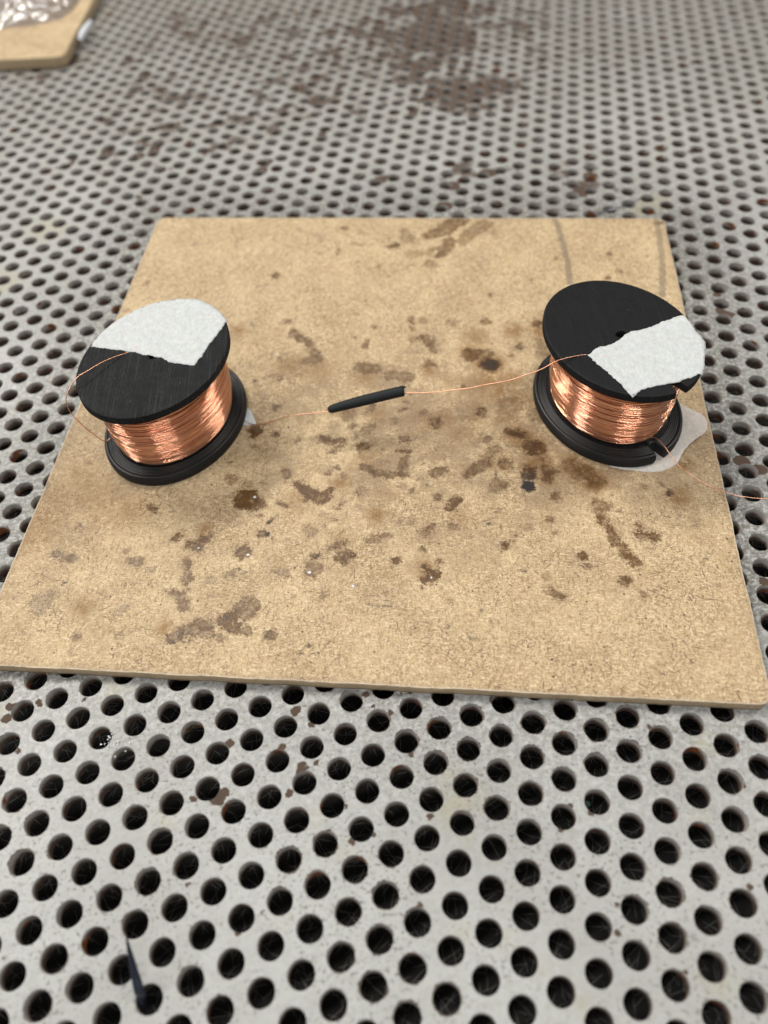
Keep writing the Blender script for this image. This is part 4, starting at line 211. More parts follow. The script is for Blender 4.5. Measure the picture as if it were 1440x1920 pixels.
# ------------------------------------------------------------------ materials
def mdf_material(stained=True):
    t = NT('pressed_fibreboard')
    base = t.mix(t.step(t.noise(.06, 3), .35, .65), (.565, .42, .235), (.48, .345, .19))
    n1 = t.noise(1.0, 4, .65, vec=t.mapped((0, 0, .5), (1.9, .55, 1)), dist=1.2)
    n2 = t.noise(1.0, 4, .65, vec=t.mapped((0, 0, -.9), (.6, 2.1, 1), (7, 3, 0)), dist=1.2)
    n3 = t.noise(1.0, 3, .6, vec=t.mapped((0, 0, 1.35), (.9, 3.4, 1), (2, 9, 0)), dist=.8)
    dens = t.step(t.noise(.07, 4, .65, vec=t.mapped(loc=(3, 8, 0))), .36, .62, .30, 1)
    base = t.mix(t.step(n2, .47, .60, 0, .85), base, (.74, .58, .375))
    base = t.mix(t.step(n1, .51, .63, 0, .75), base, (.31, .20, .105))
    base = t.mix(t.math('MULTIPLY', t.step(n3, .54, .63, 0, .85), dens), base, (.24, .15, .08))
    base = t.mix(t.math('MULTIPLY', t.step(t.noise(1.7, 3, .7), .54, .63, 0, .85), dens), base, (.20, .125, .065))
    clump = t.step(t.noise(.45, 3, .6, vec=t.mapped(loc=(1, 2, 0))), .38, .6, .15, 1)
    for i, (cell, half, wd, keep, col, st) in enumerate([
        (2.6, 1.3, .24, .6, (.15, .085, .04), .95), (1.9, .8, .20, .6, (.17, .10, .05), .9), (4.0, 1.9, .22, .5, (.11, .065, .035), .9),
        (6.0, 2.9, .17, .45, (.095, .055, .03), .85), (1.4, .55, .20, .5, (.15, .09, .05), .85), (7.0, 1.2, .34, .45, (.06, .038, .025), .9),
        (3.1, 1.1, .24, .35, (.78, .62, .41), .6), (7.5, 2.4, .18, .22, (.80, .66, .45), .6), (2.9, .8, .28, .45, (.13, .085, .06), .9)]):
        m, sep = t.fibres(cell, half, wd, (13.7*i+.3, 7.9*i-4, 0), bend=.12/half, keep=keep)
        m = t.math('MULTIPLY', m, t.math('MULTIPLY', t.math('ADD', t.math('MULTIPLY', sep.outputs[2], .7), .3), st))
        if i not in (6, 7): m = t.math('MULTIPLY', m, t.math('MULTIPLY', dens, clump))
        base = t.mix(m, base, col)
    # black specks
    vo = t.n('ShaderNodeTexVoronoi', voronoi_dimensions='2D'); t.l(t.P, vo.inputs['Vector']); vo.inputs['Scale'].default_value = .22
    sp = t.n('ShaderNodeSeparateColor'); t.l(vo.outputs['Color'], sp.inputs[0])
    r = t.math('MULTIPLY', t.math('POWER', sp.outputs[0], 3.0), .085)
    base = t.mix(t.step(t.math('SUBTRACT', r, vo.outputs['Distance']), 0, .03, 0, .85), base, (.04, .028, .02))
    rough = .62
    h = t.math('ADD', t.noise(2.2, 4, .7), t.math('MULTIPLY', n1, .8))
    if stained:
        warp = t.math('ADD', t.math('MULTIPLY', t.math('SUBTRACT', t.noise(.45, 5, .7), .5), 5.5), t.math('MULTIPLY', t.math('SUBTRACT', t.noise(2.2, 3, .6), .5), 2.4))
        dz = t.math('MULTIPLY', t.step(t.noise(.11, 5, .7, vec=t.mapped(loc=(4, 1, 0))), .40, .62), t.attr('soiling'))
        base = t.mix(t.math('MULTIPLY', dz, .72), base, t.mix(t.noise(.2, 2), (.25, .15, .07), (.27, .20, .13)))
        # grey handling grime
        gm = t.math('MULTIPLY', t.attr('haloed'), t.step(t.noise(.35, 6, .8), .30, .58, .15, 1.7))
        base = t.mix(t.math('MULTIPLY', gm, 1.0, clamp=True), base, t.mix(t.step(t.attr('haloed'), .45, .95, 0, .8), t.mix(t.noise(.12, 1), (.27, .135, .035), (.17, .092, .036)), (.085, .048, .024)))
        sdf = t.math('ADD', t.attr('oil'), warp)
        om = t.step(sdf, -.85, .8)
        inner = t.step(t.noise(.55, 5, .75), .34, .60, .55, 1.15)
        rim = t.math('MULTIPLY', t.step(sdf, -.2, .3), t.step(sdf, .35, 1.2, 1, 0))
        fac = t.math('MULTIPLY', t.math('MULTIPLY', om, t.attr('oil_strength')), t.math('ADD', inner, t.math('MULTIPLY', rim, .25)))
        soak = t.mix(1.0, base, t.mix(t.noise(.5, 3), (.17, .105, .05), (.36, .25, .14)), 'MULTIPLY')
        base = t.mix(t.math('MULTIPLY', fac, 1.45, clamp=True), base, t.mix(.3, soak, (.10, .052, .018)))
        km = t.math('MULTIPLY', t.step(t.math('ADD', t.attr('burn'), t.math('MULTIPLY', warp, .7)), -.4, .7), t.attr('burn_strength'))
        km = t.math('MULTIPLY', km, t.step(t.noise(1.1, 4, .7), .3, .55, .75, 1.3), clamp=True)
        base = t.mix(km, base, (.022, .018, .016))

        lm = t.math('MULTIPLY', t.attr('pencil'), t.step(t.noise(1.5, 3), .2, .5, .5, 1))
        base = t.mix(lm, base, (.10, .082, .072))
        rough = t.math('SUBTRACT', .62, t.math('MULTIPLY', om, .2))
        # darker, handled rim
        base = t.mix(t.math('MULTIPLY', t.step(t.math('ADD', t.attr('edge'), t.math('MULTIPLY', warp, .5)), -1.0, 2.2, 1, 0), .35), base, (.20, .13, .085))
        base = t.mix(t.step(t.attr('edge'), .0, .45, .55, 0), base, (.72, .62, .48))
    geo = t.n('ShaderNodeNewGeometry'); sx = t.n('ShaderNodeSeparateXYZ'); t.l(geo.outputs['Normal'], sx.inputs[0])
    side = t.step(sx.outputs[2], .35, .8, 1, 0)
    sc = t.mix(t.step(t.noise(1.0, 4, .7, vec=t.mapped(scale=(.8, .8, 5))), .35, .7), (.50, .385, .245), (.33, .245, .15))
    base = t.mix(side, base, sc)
    return t.out(Base_Color=base, Roughness=rough, Normal=t.bump(h, .5, .12), Specular_IOR_Level=.35)

def plate_material():
    t = NT('grey_painted_steel')
    big = t.noise(.02, 3, .6)
    base = t.mix(t.step(big, .35, .65), (.445, .445, .425), (.375, .372, .35))
    base = t.mix(t.step(t.noise(.35, 5, .65), .42, .70, 0, .35), base, (.33, .32, .285))
    gr = t.attr('grime'); far = t.attr('far_dirt')
    base = t.mix(t.math('MULTIPLY', far, t.step(t.noise(.03, 4, .6), .3, .7, .35, .9)), base, (.30, .265, .215))
    base = t.mix(t.math('MULTIPLY', t.step(t.noise(.7, 5, .75), .36, .58), t.math('MULTIPLY', gr, 1.0)), base, (.12, .112, .095))
    base = t.mix(t.math('MULTIPLY', t.step(t.noise(.9, 4, .7, vec=t.mapped(loc=(9, 4, 2))), .60, .72), t.math('MULTIPLY', gr, .8)), base, (.60, .60, .57))
    # fine dirt specks in the orange-peel paint
    spk = t.step(t.noise(1.15, 4, .65), .55, .62)
    amt = t.step(t.noise(.05, 3, .6, vec=t.mapped(loc=(2, 5, 1))), .36, .58, .1, 1.0)
    base = t.mix(t.math('MULTIPLY', spk, t.math('MULTIPLY', t.math('MAXIMUM', amt, gr), .8)), base, (.12, .112, .095))
    m, sep = t.fibres(5.5, 3.5, .05, (3, 1, 0), bend=.03, keep=.35)
    base = t.mix(t.math('MULTIPLY', m, .45), base, (.64, .64, .61))
    m, sep = t.fibres(9, 5.5, .05, (31, 12, 0), bend=.02, keep=.35)
    base = t.mix(t.math('MULTIPLY', m, .45), base, (.25, .22, .18))
    warp = t.math('ADD', t.math('MULTIPLY', t.math('SUBTRACT', t.noise(.5, 4, .6), .5), 4.0), t.math('MULTIPLY', t.math('SUBTRACT', t.noise(1.6, 3, .6), .5), 1.6))
    ym = t.step(t.math('ADD', t.attr('smudge'), warp), -1.2, 2.0)
    base = t.mix(t.math('MULTIPLY', ym, t.step(t.noise(1.1, 4, .7), .3, .7, .1, .62)), base, (.36, .32, .19))
    lm = t.attr('drip'); base = t.mix(t.math('MULTIPLY', lm, .6), base, (.33, .31, .28))
    rs = t.math('ADD', t.attr('rust'), t.math('MULTIPLY', warp, .55))
    rm = t.step(rs, -.08, .12)
    rn = t.step(t.math('ADD', t.attr('hole_edge'), t.math('MULTIPLY', warp, .35)), -1.55, -1.45)     # chipped hole lips
    rpat = t.step(t.noise(.035, 3, .6, vec=t.mapped(loc=(21, 7, 3))), .48, .60)
    rm = t.math('MAXIMUM', rm, t.math('MULTIPLY', rn, rpat))
    zn = t.math('ADD', t.noise(.085, 4, .65), t.math('MULTIPLY', t.attr('rust_zone'), .36))
    rm = t.math('MAXIMUM', rm, t.step(zn, .66, .79, 0, .95))
    rcol = t.mix(t.noise(.35, 5), (.05, .028, .018), (.10, .063, .040))
    base = t.mix(rm, base, rcol)
    # walls of the holes: thin grey paint, bare rust, darker brown with depth
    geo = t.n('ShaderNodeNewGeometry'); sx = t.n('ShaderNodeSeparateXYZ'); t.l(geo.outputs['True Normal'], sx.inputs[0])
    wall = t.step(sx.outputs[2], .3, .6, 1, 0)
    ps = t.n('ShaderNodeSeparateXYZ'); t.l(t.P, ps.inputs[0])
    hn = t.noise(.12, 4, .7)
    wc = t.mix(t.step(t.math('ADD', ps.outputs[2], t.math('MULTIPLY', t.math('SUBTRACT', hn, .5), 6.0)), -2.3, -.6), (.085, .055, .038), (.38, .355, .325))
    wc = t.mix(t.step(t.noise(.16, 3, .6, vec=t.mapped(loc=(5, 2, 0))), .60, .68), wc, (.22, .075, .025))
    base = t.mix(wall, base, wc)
    rough = t.math('ADD', .38, t.math('MULTIPLY', rm, .4)); rough = t.math('ADD', rough, t.math('MULTIPLY', gr, .12))
    h = t.math('ADD', t.noise(1.0, 2, .5), t.math('MULTIPLY', t.noise(.3, 2), 1.5))
    h = t.math('SUBTRACT', h, t.math('MULTIPLY', rm, .8))
    return t.out(Base_Color=base, Roughness=rough, Normal=t.bump(h, .35, .12), Specular_IOR_Level=.5)

def black_plastic(name, rasters=None, amt=1.0):
    t = NT(name)
    base = t.mix(t.noise(.6, 3), (.005, .0053, .006), (.008, .0083, .009))
    h = t.noise(3.5, 3)
    nrm = t.bump(h, .15, .03)
    rough = .50
    if rasters is not None:
        wv = t.n('ShaderNodeTexWave', wave_type='BANDS', bands_direction='X', wave_profile='SIN')
        t.l(t.mapped((0, 0, rasters)), wv.inputs['Vector']); wv.inputs['Scale'].default_value = .62; wv.inputs['Distortion'].default_value = .5
        wv.inputs['Detail'].default_value = 1; wv.inputs['Detail Scale'].default_value = .4
        strk = t.noise(1.0, 3, .6, vec=t.mapped((0, 0, rasters), (3.2, .05, 1)))
        hh = t.math('ADD', t.math('MULTIPLY', wv.outputs['Fac'], .6), strk)
        nrm = t.bump(hh, .35+.45*amt, .14, nrm)
        base = t.mix(t.step(strk, .50, .70, 0, .7*amt), base, (.036, .037, .039))
        vo = t.n('ShaderNodeTexVoronoi'); t.l(t.P, vo.inputs['Vector']); vo.inputs['Scale'].default_value = .35
        base = t.mix(t.step(vo.outputs['Distance'], .03, .06, .5, 0), base, (.25, .24, .22))
        rough = t.step(t.noise(.3, 3), .3, .7, .48, .66)
    return t.out(Base_Color=base, Roughness=rough, Normal=nrm, Specular_IOR_Level=.2)

def copper(name, rough=.17):
    t = NT(name)
    col = t.mix(t.noise(.5, 3), (.96, .56, .37), (.84, .38, .225))
    return t.out(Base_Color=col, Metallic=1.0, Roughness=rough, Coat_Weight=.35, Coat_Roughness=.12)

def tape_material(name='white_masking_tape', tint=(.59, .60, .59)):
    t = NT(name)
    mott = t.step(t.noise(.45, 4, .65), .3, .7, .88, 1.03)
    crepe = t.noise(1.0, 4, .65, vec=t.mapped((0, 0, -.5), (1.7, .75, 1)), dist=.6)
    fine = t.noise(3, 3, .6, vec=t.mapped((0, 0, .4), (1, .35, 1)))
    base = t.mix(t.step(crepe, .3, .7), tuple(c*.90 for c in tint), tuple(min(1, c*1.05) for c in tint))
    base = t.mix(1.0, base, t.mix(mott, (0, 0, 0), (1, 1, 1)), 'MULTIPLY')
    h = t.math('ADD', crepe, t.math('MULTIPLY', fine, .5))
    return t.out(Base_Color=base, Roughness=.72, Normal=t.bump(h, .22, .2), Specular_IOR_Level=.3, Subsurface_Weight=.15, Subsurface_Scale=.0006)

M_mdf = mdf_material(True); M_plate = plate_material()
M_top = {'L': black_plastic('black_printed_plastic_left', .18), 'R': black_plastic('black_printed_plastic_right', 1.25, .3)}
M_blk = black_plastic('black_printed_plastic'); M_blk.node_tree.nodes['Principled BSDF'].inputs['Roughness'].default_value = .42; M_blk.node_tree.nodes['Principled BSDF'].inputs['Specular IOR Level'].default_value = .38; M_cu = copper('enamelled_copper'); M_cu2 = copper('copper_wire', .42)
M_tape = tape_material()

def plain(name, col, rough=.5, metal=0.0, noise=.15, scale=1.0, **k):
    t = NT(name); c2 = tuple(max(0, c*(1-noise*2)) for c in col)
    return t.out(Base_Color=t.mix(t.noise(scale, 4, .6), c2, col), Roughness=rough, Metallic=metal, Normal=t.bump(t.noise(scale*4, 3), .2, .05), **k)

# ------------------------------------------------------------------ perforated steel bench top
PITCH, HR, SHEET = 8.0, 2.62, 3.0
lo = np.array(D_lat['o']); lr = D_lat['rot']
def lat(a, b):
    x = PITCH*(a+b)*math.cos(math.pi/6); y = PITCH*(a-b)*.5
    c, s = math.cos(lr), math.sin(lr)
    return lo[0]+c*x-s*y, lo[1]+s*x+c*y

def stroke_field(X, Y, strokes, kinds, clip=-4.0, margin=4.0):
    f = np.full(X.shape, clip); g = np.zeros(X.shape)
    for kind, st, pts in strokes:
        if kind not in kinds: continue
        p = np.array(pts)
        rm = p[:, 2].max()+margin
        sel = (X > p[:, 0].min()-rm) & (X < p[:, 0].max()+rm) & (Y > p[:, 1].min()-rm) & (Y < p[:, 1].max()+rm)
        if not sel.any(): continue
        x = X[sel]; y = Y[sel]; best = np.full(x.shape, clip)
        if len(p) == 1: best = p[0, 2]-np.hypot(x-p[0, 0], y-p[0, 1])
        for i in range(len(p)-1):
            a, b = p[i], p[i+1]; d = b[:2]-a[:2]; L = d@d+1e-9
            t = np.clip(((x-a[0])*d[0]+(y-a[1])*d[1])/L, 0, 1)
            best = np.maximum(best, a[2]+(b[2]-a[2])*t-np.hypot(x-a[0]-t*d[0], y-a[1]-t*d[1]))
        cur = f[sel]; gg = g[sel]
        w = best > cur
        gg[w] = st; f[sel] = np.maximum(cur, best); g[sel] = gg
    return f, g
def stroke_soft(X, Y, strokes, kinds):
    f = np.zeros(X.shape)
    for kind, st, pts in strokes:
        if kind not in kinds: continue
        r = max(q[2] for q in pts)
        d, _ = stroke_field(X, Y, [(kind, st, [[x, y, 0] for x, y, r_ in pts])], (kind,), clip=-200, margin=max(3.0, 1.9*r))
        f = np.maximum(f, st*np.exp(-(np.maximum(-d, 0)/(r*.75))**2)) if kind == 'h' else np.maximum(f, st*np.clip((r*.95+d)/(r*.6), 0, 1))
    return f

def build_plate():
    a, b = np.meshgrid(np.arange(-75, 120), np.arange(-120, 75), indexing='ij')
    cx, cy = lat(a.ravel(), b.ravel())
    # area: what the picture can see, with a margin
    d = cy+150
    keep = (cy > -185) & (cy < 470) & (np.abs(cx-5) < 150+.46*np.maximum(d, 0)) & (np.abs(cx) < 300)
    cx, cy = cx[keep], cy[keep]
    VV = []; FF = []; FM = []; hole_edge = []; base = 0
    for lo_y, hi_y, ns, rings in ((-999, 10, 36, (.0, .12, .30, .75)), (10, 130, 24, (.0, .15, .5)), (130, 999, 12, (.0, .2))):
        s = (cy >= lo_y) & (cy < hi_y)
        if not s.any(): continue
        x0, y0 = cx[s], cy[s]; n = len(x0)
        th = lr+np.arange(ns)*2*np.pi/ns + math.pi/6*0
        # hexagonal cell boundary: corners at 30 deg from neighbour directions
        apo = PITCH/2
        rel = (th-lr-math.pi/6+math.pi/6) % (math.pi/3)-math.pi/6
        # neighbours sit at lr +30+60k ; face normals there
        rel = ((th-lr-math.pi/6)+math.pi/6) % (math.pi/3)-math.pi/6
        hexr = apo/np.cos(rel)
        prof = []   # (radius array, z, edge value)
        prof.append((hexr, 0.0))
        for rr in rings[::-1][:-1]: prof.append((np.full(ns, HR+.22+rr), 0.0))
        prof.append((np.full(ns, HR+.22), 0.0)); prof.append((np.full(ns, HR+.09), -.05)); prof.append((np.full(ns, HR+.015), -.2))
        prof.append((np.full(ns, HR), -.5)); prof.append((np.full(ns, HR), -SHEET))
        K = len(prof); irr = rng.normal(0, .02, (n, 1))
        V = np.zeros((n, K, ns, 3)); E = np.zeros((n, K, ns))
        ph = rng.random((n, 1))*6.28
        for k, (r, z) in enumerate(prof):
            rr = r[None, :] + (0 if k == 0 else 1)*(irr + .025*np.cos(2*th[None, :]+ph) + .018*np.cos(5*th[None, :]+2*ph))
            V[:, k, :, 0] = x0[:, None]+rr*np.cos(th); V[:, k, :, 1] = y0[:, None]+rr*np.sin(th); V[:, k, :, 2] = z
            E[:, k, :] = HR-r[None, :]
        i = np.arange(n)[:, None, None]*K*ns; k = np.arange(K-1)[None, :, None]*ns; j = np.arange(ns)[None, None, :]; j2 = (j+1) % ns
        F = np.stack([i+k+j, i+k+j2, i+k+ns+j2, i+k+ns+j], -1).reshape(-1, 4)+base
        VV.append(V.reshape(-1, 3)); FF.append(F); hole_edge.append(E.ravel()-1.3); base += V.reshape(-1, 3).shape[0]
    V = np.vstack(VV); F = np.vstack(FF)
    X, Y = V[:, 0], V[:, 1]
    rust, _ = stroke_field(X, Y, D_PL, ('r',)); sm, _ = stroke_field(X, Y, D_PL, ('y',), clip=-6)
    drip = stroke_soft(X, Y, D_PL, ('l',))
    # grime gathers round the board and on the far half of the bench
    c, s_ = math.cos(-.147), math.sin(-.147)
    bx = (X-1.5)*c-(Y-24)*(-s_)*-1; u = (X-BC[0])*math.cos(BROT)+(Y-BC[1])*math.sin(BROT); v = -(X-BC[0])*math.sin(BROT)+(Y-BC[1])*math.cos(BROT)
    dist = np.hypot(np.maximum(np.abs(u)-BH, 0), np.maximum(np.abs(v)-BH, 0))
    grime = np.clip(1.0-dist/45, .12, 1)*np.where(Y < -60, .55, 1.0)
    grime = np.maximum(grime, np.clip((Y-150)/250, 0, .55))
    o = mesh_np('perforated_bench_top', V, F, M_plate, attrs=dict(rust=rust, smudge=sm, drip=drip, rust_zone=stroke_soft(X, Y, [('h', a, b) for k_, a, b in D_PL if k_ == 'z'], ('h',)), grime=grime, far_dirt=np.clip((Y-90)/260, 0, 1), hole_edge=np.concatenate(hole_edge)))
    tag(o, 'grey painted steel bench top punched with round holes, chipped and rusty', kind='structure')
    return o

# board placement: corners measured on the bench
BC = (1.9, 24.3); BROT = math.radians(-8.15); BH = 92.9; BT = 3.0

def build_board(name, half, T, center, rot, z0, mat, strokes, step, corner=3.0, seed=1, hy=None):
    hx = half; hy = hy or half
    n = int(2*hx/step); m = int(2*hy/step)
    gx = np.linspace(-hx, hx, n+1); gy = np.linspace(-hy, hy, m+1)
    U, V = np.meshgrid(gx, gy, indexing='ij')
    # rounded corners
    r = corner
    dx = np.abs(U)-(hx-r); dy = np.abs(V)-(hy-r); s = (dx > 0) & (dy > 0)
    mx = np.maximum(dx, dy); hp = np.hypot(dx, dy)+1e-9; sc = np.where(s, mx/hp, 1)
    U2 = np.where(s, np.sign(U)*((hx-r)+dx*sc), U); V2 = np.where(s, np.sign(V)*((hy-r)+dy*sc), V)
    # uneven sawn outline
    ex = np.clip(1-(hx-np.abs(U))/3, 0, 1); ey = np.clip(1-(hy-np.abs(V))/3, 0, 1)
    U2 = U2+np.sign(U)*ex*(.22*vnoise(V*.12+5, V*0+np.sign(U)*3, seed)+.11*vnoise(V*1.1, U*0+np.sign(U), seed+1))
    V2 = V2+np.sign(V)*ey*(.22*vnoise(U*.12+9, U*0+np.sign(V)*3, seed+2)+.11*vnoise(U*1.1, U*0+np.sign(V), seed+3))
    Z = T+.05*vnoise(U*.2, V*.2, seed+4)+.035*vnoise(U*.9, V*.9, seed+5)
    edge = np.minimum(hx-np.abs(U), hy-np.abs(V))
    Z = Z-.05*np.clip(1-edge/.6, 0, 1)**2
    c, sn = math.cos(rot), math.sin(rot)
    def world(U, V): return center[0]+c*U-sn*V, center[1]+sn*U+c*V
    # mesh is kept in the board's own frame; strokes are given in bench coordinates
    top = np.stack([U2, V2, Z], -1).reshape(-1, 3)
    I = np.arange((n+1)*(m+1)).reshape(n+1, m+1)
    F = np.stack([I[:-1, :-1], I[1:, :-1], I[1:, 1:], I[:-1, 1:]], -1).reshape(-1, 4)
    loop = np.concatenate([I[:-1, 0], I[-1, :-1], I[:0:-1, -1], I[0, :0:-1]])
    lp = top[loop]; nl = len(loop); base = len(top); rows = []
    dirn = lp[:, :2]/np.linalg.norm(lp[:, :2], axis=1)[:, None]
    ang = np.arange(nl)*.37
    for off, z in ((.04, T-.07), (.10, T-.22), (.14, T*.6), (.12, T*.3), (.0, .06), (-.4, 0.0)):
        q = lp.copy(); q[:, :2] += dirn*(off+.10*vnoise(ang, ang*0+z*3, seed+8)[:, None]); q[:, 2] = z; rows.append(q)
    allv = np.vstack([top]+rows)
    fs = [F]; prev = loop
    for k in range(len(rows)):
        cur = base+k*nl+np.arange(nl)
        fs.append(np.stack([prev, cur, np.roll(cur, -1), np.roll(prev, -1)], -1)); prev = cur
    fs.append(list(prev[::-1]))
    WX, WY = world(U.ravel(), V.ravel())
    pad = len(allv)-len(top)
    P = lambda a, fill=0: np.concatenate([a, np.full(pad, fill)])
    at = {}
    if strokes is not None:
        oil, os_ = stroke_field(WX, WY, strokes, ('o',)); burn, bs = stroke_field(WX, WY, strokes, ('k',))
        # strength bleeds just outside each stain so that warped outlines keep it
        at = dict(oil=P(oil, -4), oil_strength=P(np.where(os_ > 0, os_, .0)), burn=P(burn, -4), burn_strength=P(bs),
                  soiling=P(np.clip(1.15*np.exp(-((WX-25)/62)**2-((WY-8)/42)**2)+.45*np.exp(-((WX+85)/30)**2-((WY+10)/50)**2)+.12, 0, 1)), haloed=P(stroke_soft(WX, WY, strokes, ('h',))), scratch=P(stroke_soft(WX, WY, strokes, ('s',))), pencil=P(stroke_soft(WX, WY, strokes, ('l',))), edge=P(edge.ravel()))
    o = mesh_np(name, allv, fs, mat, attrs=at)
    o.location = Vector((center[0], center[1], z0))*MM; o.rotation_euler = (0, 0, rot)
    return o

plate = build_plate()
board = build_board('fibreboard', BH, BT, BC, BROT, .004, M_mdf, D_B, .5)
tag(board, 'square tan fibreboard with brown stains lying in the centre of the perforated bench', 'board')

# dark filter mat under the holes
def filter_material():
    t = NT('black_filter_mat'); col = (.010, .0095, .009)
    base = t.mix(t.noise(.4, 3), (.007, .0065, .006), (.014, .013, .012))
    for i, (cell, L) in enumerate(((3.2, 3.6), (4.5, 4.5), (6, 6), (3.8, 4))):
        m, sep = t.fibres(cell, L, .09, (11*i, 5*i+2, 0), bend=.01, keep=.9)
        base = t.mix(t.math('MULTIPLY', m, .8), base, (.20, .19, .17))
    return t.out(Base_Color=base, Roughness=.9)
g = np.linspace(0, 1, 40); GX, GY = np.meshgrid(-330+660*g, -200+700*g, indexing='ij')
GZ = -11+1.2*vnoise(GX*.05, GY*.05, 3)
I = np.arange(1600).reshape(40, 40)
fm = mesh_np('filter_mat', np.stack([GX, GY, GZ], -1).reshape(-1, 3), np.stack([I[:-1, :-1], I[1:, :-1], I[1:, 1:], I[:-1, 1:]], -1).reshape(-1, 4), filter_material())
tag(fm, 'black fibrous filter mat seen through the holes of the bench top', kind='structure')

# ------------------------------------------------------------------ spools
lx, ly, rx, ry, SA, SB, SH, _tb, th1, th2, _k = D_spool
def outline(th, s, notch=None, depth=4.2, half=.085):
    """oval flange outline in the spool frame (rotated oval), with an optional wire notch"""
    a, b = SA*s, SB*s
    p = np.stack([a*np.cos(th), b*np.sin(th)], -1)
    if notch is not None:
        d = (th-notch+np.pi) % (2*np.pi)-np.pi
        w = np.clip(1-(np.abs(d)/half)**4, 0, 1)**.5
        r = np.linalg.norm(p, axis=1); p = p*(1-w*depth/r)[:, None]
    return p
def rot2(p, a):
    c, s = math.cos(a), math.sin(a); return np.stack([p[..., 0]*c-p[..., 1]*s, p[..., 0]*s+p[..., 1]*c], -1)

def flange(name, parent, ang, z0, z1, mat, notch=None, hole=0.0, seed=0, layers=None, ridged=False, lip=False):
    n = 480; th = np.arange(n)*2*np.pi/n
    # cluster samples at the notch so that it cuts cleanly
    if notch is not None: th = th-.55*.16*np.sin(0)
    rim = outline(th, 1.0, notch); R = np.linalg.norm(rim, axis=1)
    nrm = rim/R[:, None]
    rows = []
    r0 = .22 if hole == 0 else hole/SA
    if hole > 0:   # centre bore
        rows += [(hole+0*R, z0), (hole+0*R, z1-.12), (hole*1.08+0*R, z1)]
    H = z1-z0
    if ridged:
        fr = np.concatenate([np.linspace(.2, .68, 4), np.linspace(.70, .96, 40)])
        for f in fr:
            z = z1+0*R
            if .69 < f < .84:     # zig-zag infill between winding and wall loops
                saw = np.abs((th*46+f*9) % 1-.5)*2
                z = z-.8*saw-.1
            elif f >= .84:        # concentric wall loops
                z = z-.26*np.abs(math.sin((f-.84)/.12*math.pi*5))-.04
            rows.append((R*f, z))
        rows += [(R-.5, z1-.02+0*R)]
    else:
        fr = np.linspace(max(r0*1.3, .1), .97, 14)
        for f in fr: rows.append((R*f+(1-f)*0, z1+0*R))
    k = layers or 8
    lay = H/k
    rows += [(R-.30, z1-.03+0*R), (R-.10, z1-.16+0*R)]
    q = k*5
    for i in range(q+1):          # printed layer lines on the rim, bulging slightly
        zz = z1-.2-(H-.3)*i/q; u = (zz-z0)/H
        bul = (.35*math.sin(math.pi*u) if lip else .06)
        groove = .10*abs(math.cos(math.pi*(zz-z0)/lay))**4
        wob = .035*vnoise(th*6+seed, th*0+math.floor((zz-z0)/lay)*1.7, seed+3)
        rows.append((R-.04+bul-groove+wob, zz+0*R))
    rows += [(R-.3, z0+.01+0*R), (R*.5, z0+0*R)] + ([(hole+0*R, z0+0*R)] if hole > 0 else [(R*.02, z0+0*R)])
    V = []
    for r, z in rows:
        r = np.broadcast_to(r, (n,)); z = np.broadcast_to(z, (n,))
        if hole > 0 and np.all(r <= hole*1.2): pp = np.stack([np.cos(th), np.sin(th)], -1)*r[:, None]*(1+.10*np.cos(3*th+seed)[:, None])
        else: pp = nrm*r[:, None]
        V.append(np.concatenate([rot2(pp, ang), z[:, None]], 1))
    K = len(V); V = np.vstack(V)
    k_ = np.arange(K-1)[:, None]*n; j = np.arange(n)[None]; j2 = (j+1) % n
    F = np.stack([k_+j, k_+n+j, k_+n+j2, k_+j2], -1).reshape(-1, 4)
    return mesh_np(name, V, F, mat, parent)

def winding(parent, ang, frac, z0, z1, seed):
    r = np.random.default_rng(seed); V = []; F = []; base = 0
    wr = .175
    def prof(z): u = (z-z0)/(z1-z0); return frac*(1+.035*np.sin(np.pi*u)-.02*(1-u)**4+.03*u)
    def ring(zc, tilt, ph, off, wav=.0, n=150):
        nonlocal base
        th = np.arange(n)*2*np.pi/n
        z = zc+tilt*np.sin(th+ph)+wav*np.sin(3*th+ph*2)+.05*np.sin(7*th+ph*5)
        z = np.clip(z, z0+.1, z1-.1)
        s = prof(z)
        e = rot2(np.stack([SA*s*np.cos(th), SB*s*np.sin(th)], -1), ang); rr = np.linalg.norm(e, axis=1)
        e = e*(1+(off+.05*np.sin(2*th+ph*3))/rr)[:, None]
        v, f = tube_arrays(np.concatenate([e, z[:, None]], 1), wr, 6, True, base)
        V.append(v); F.append(f); base += len(v)
    nt = int((z1-z0)/(wr*1.9))
    for i in range(nt):
        z = z0+.15+(z1-z0-.3)*i/(nt-1)
        ring(z+r.normal(0, .05), r.normal(0, .10), r.random()*6.28, r.normal(0, .05))
    for i in range(int(nt*1.1)):      # looser upper layer crossing at small angles
        z = z0+.6+(z1-z0-1.2)*r.random()
        ring(z, r.normal(0, .22), r.random()*6.28, .27+r.random()*.10, r.normal(0, .07))
    for i in range(int(nt*.35)):
        z = z0+.8+(z1-z0-1.6)*r.random()
        ring(z, r.normal(0, .45), r.random()*6.28, .42+r.random()*.10, r.normal(0, .12))
    # solid copper underlay
    n = 150; th = np.arange(n)*2*np.pi/n
    for i, z in enumerate(np.linspace(z0, z1, 10)):
        s = prof(z); e = rot2(np.stack([(SA*s-.12)*np.cos(th), (SB*s-.12)*np.sin(th)], -1), ang)
        V.append(np.concatenate([e, np.full((n, 1), z)], 1))
        if i: k = base+(i-1)*n; j = np.arange(n); F.append(np.stack([k+j, k+n+j, k+n+(j+1) % n, k+(j+1) % n], -1))
    o = mesh_np('copper_winding', np.vstack(V), np.vstack(F), M_cu, parent)
    return o

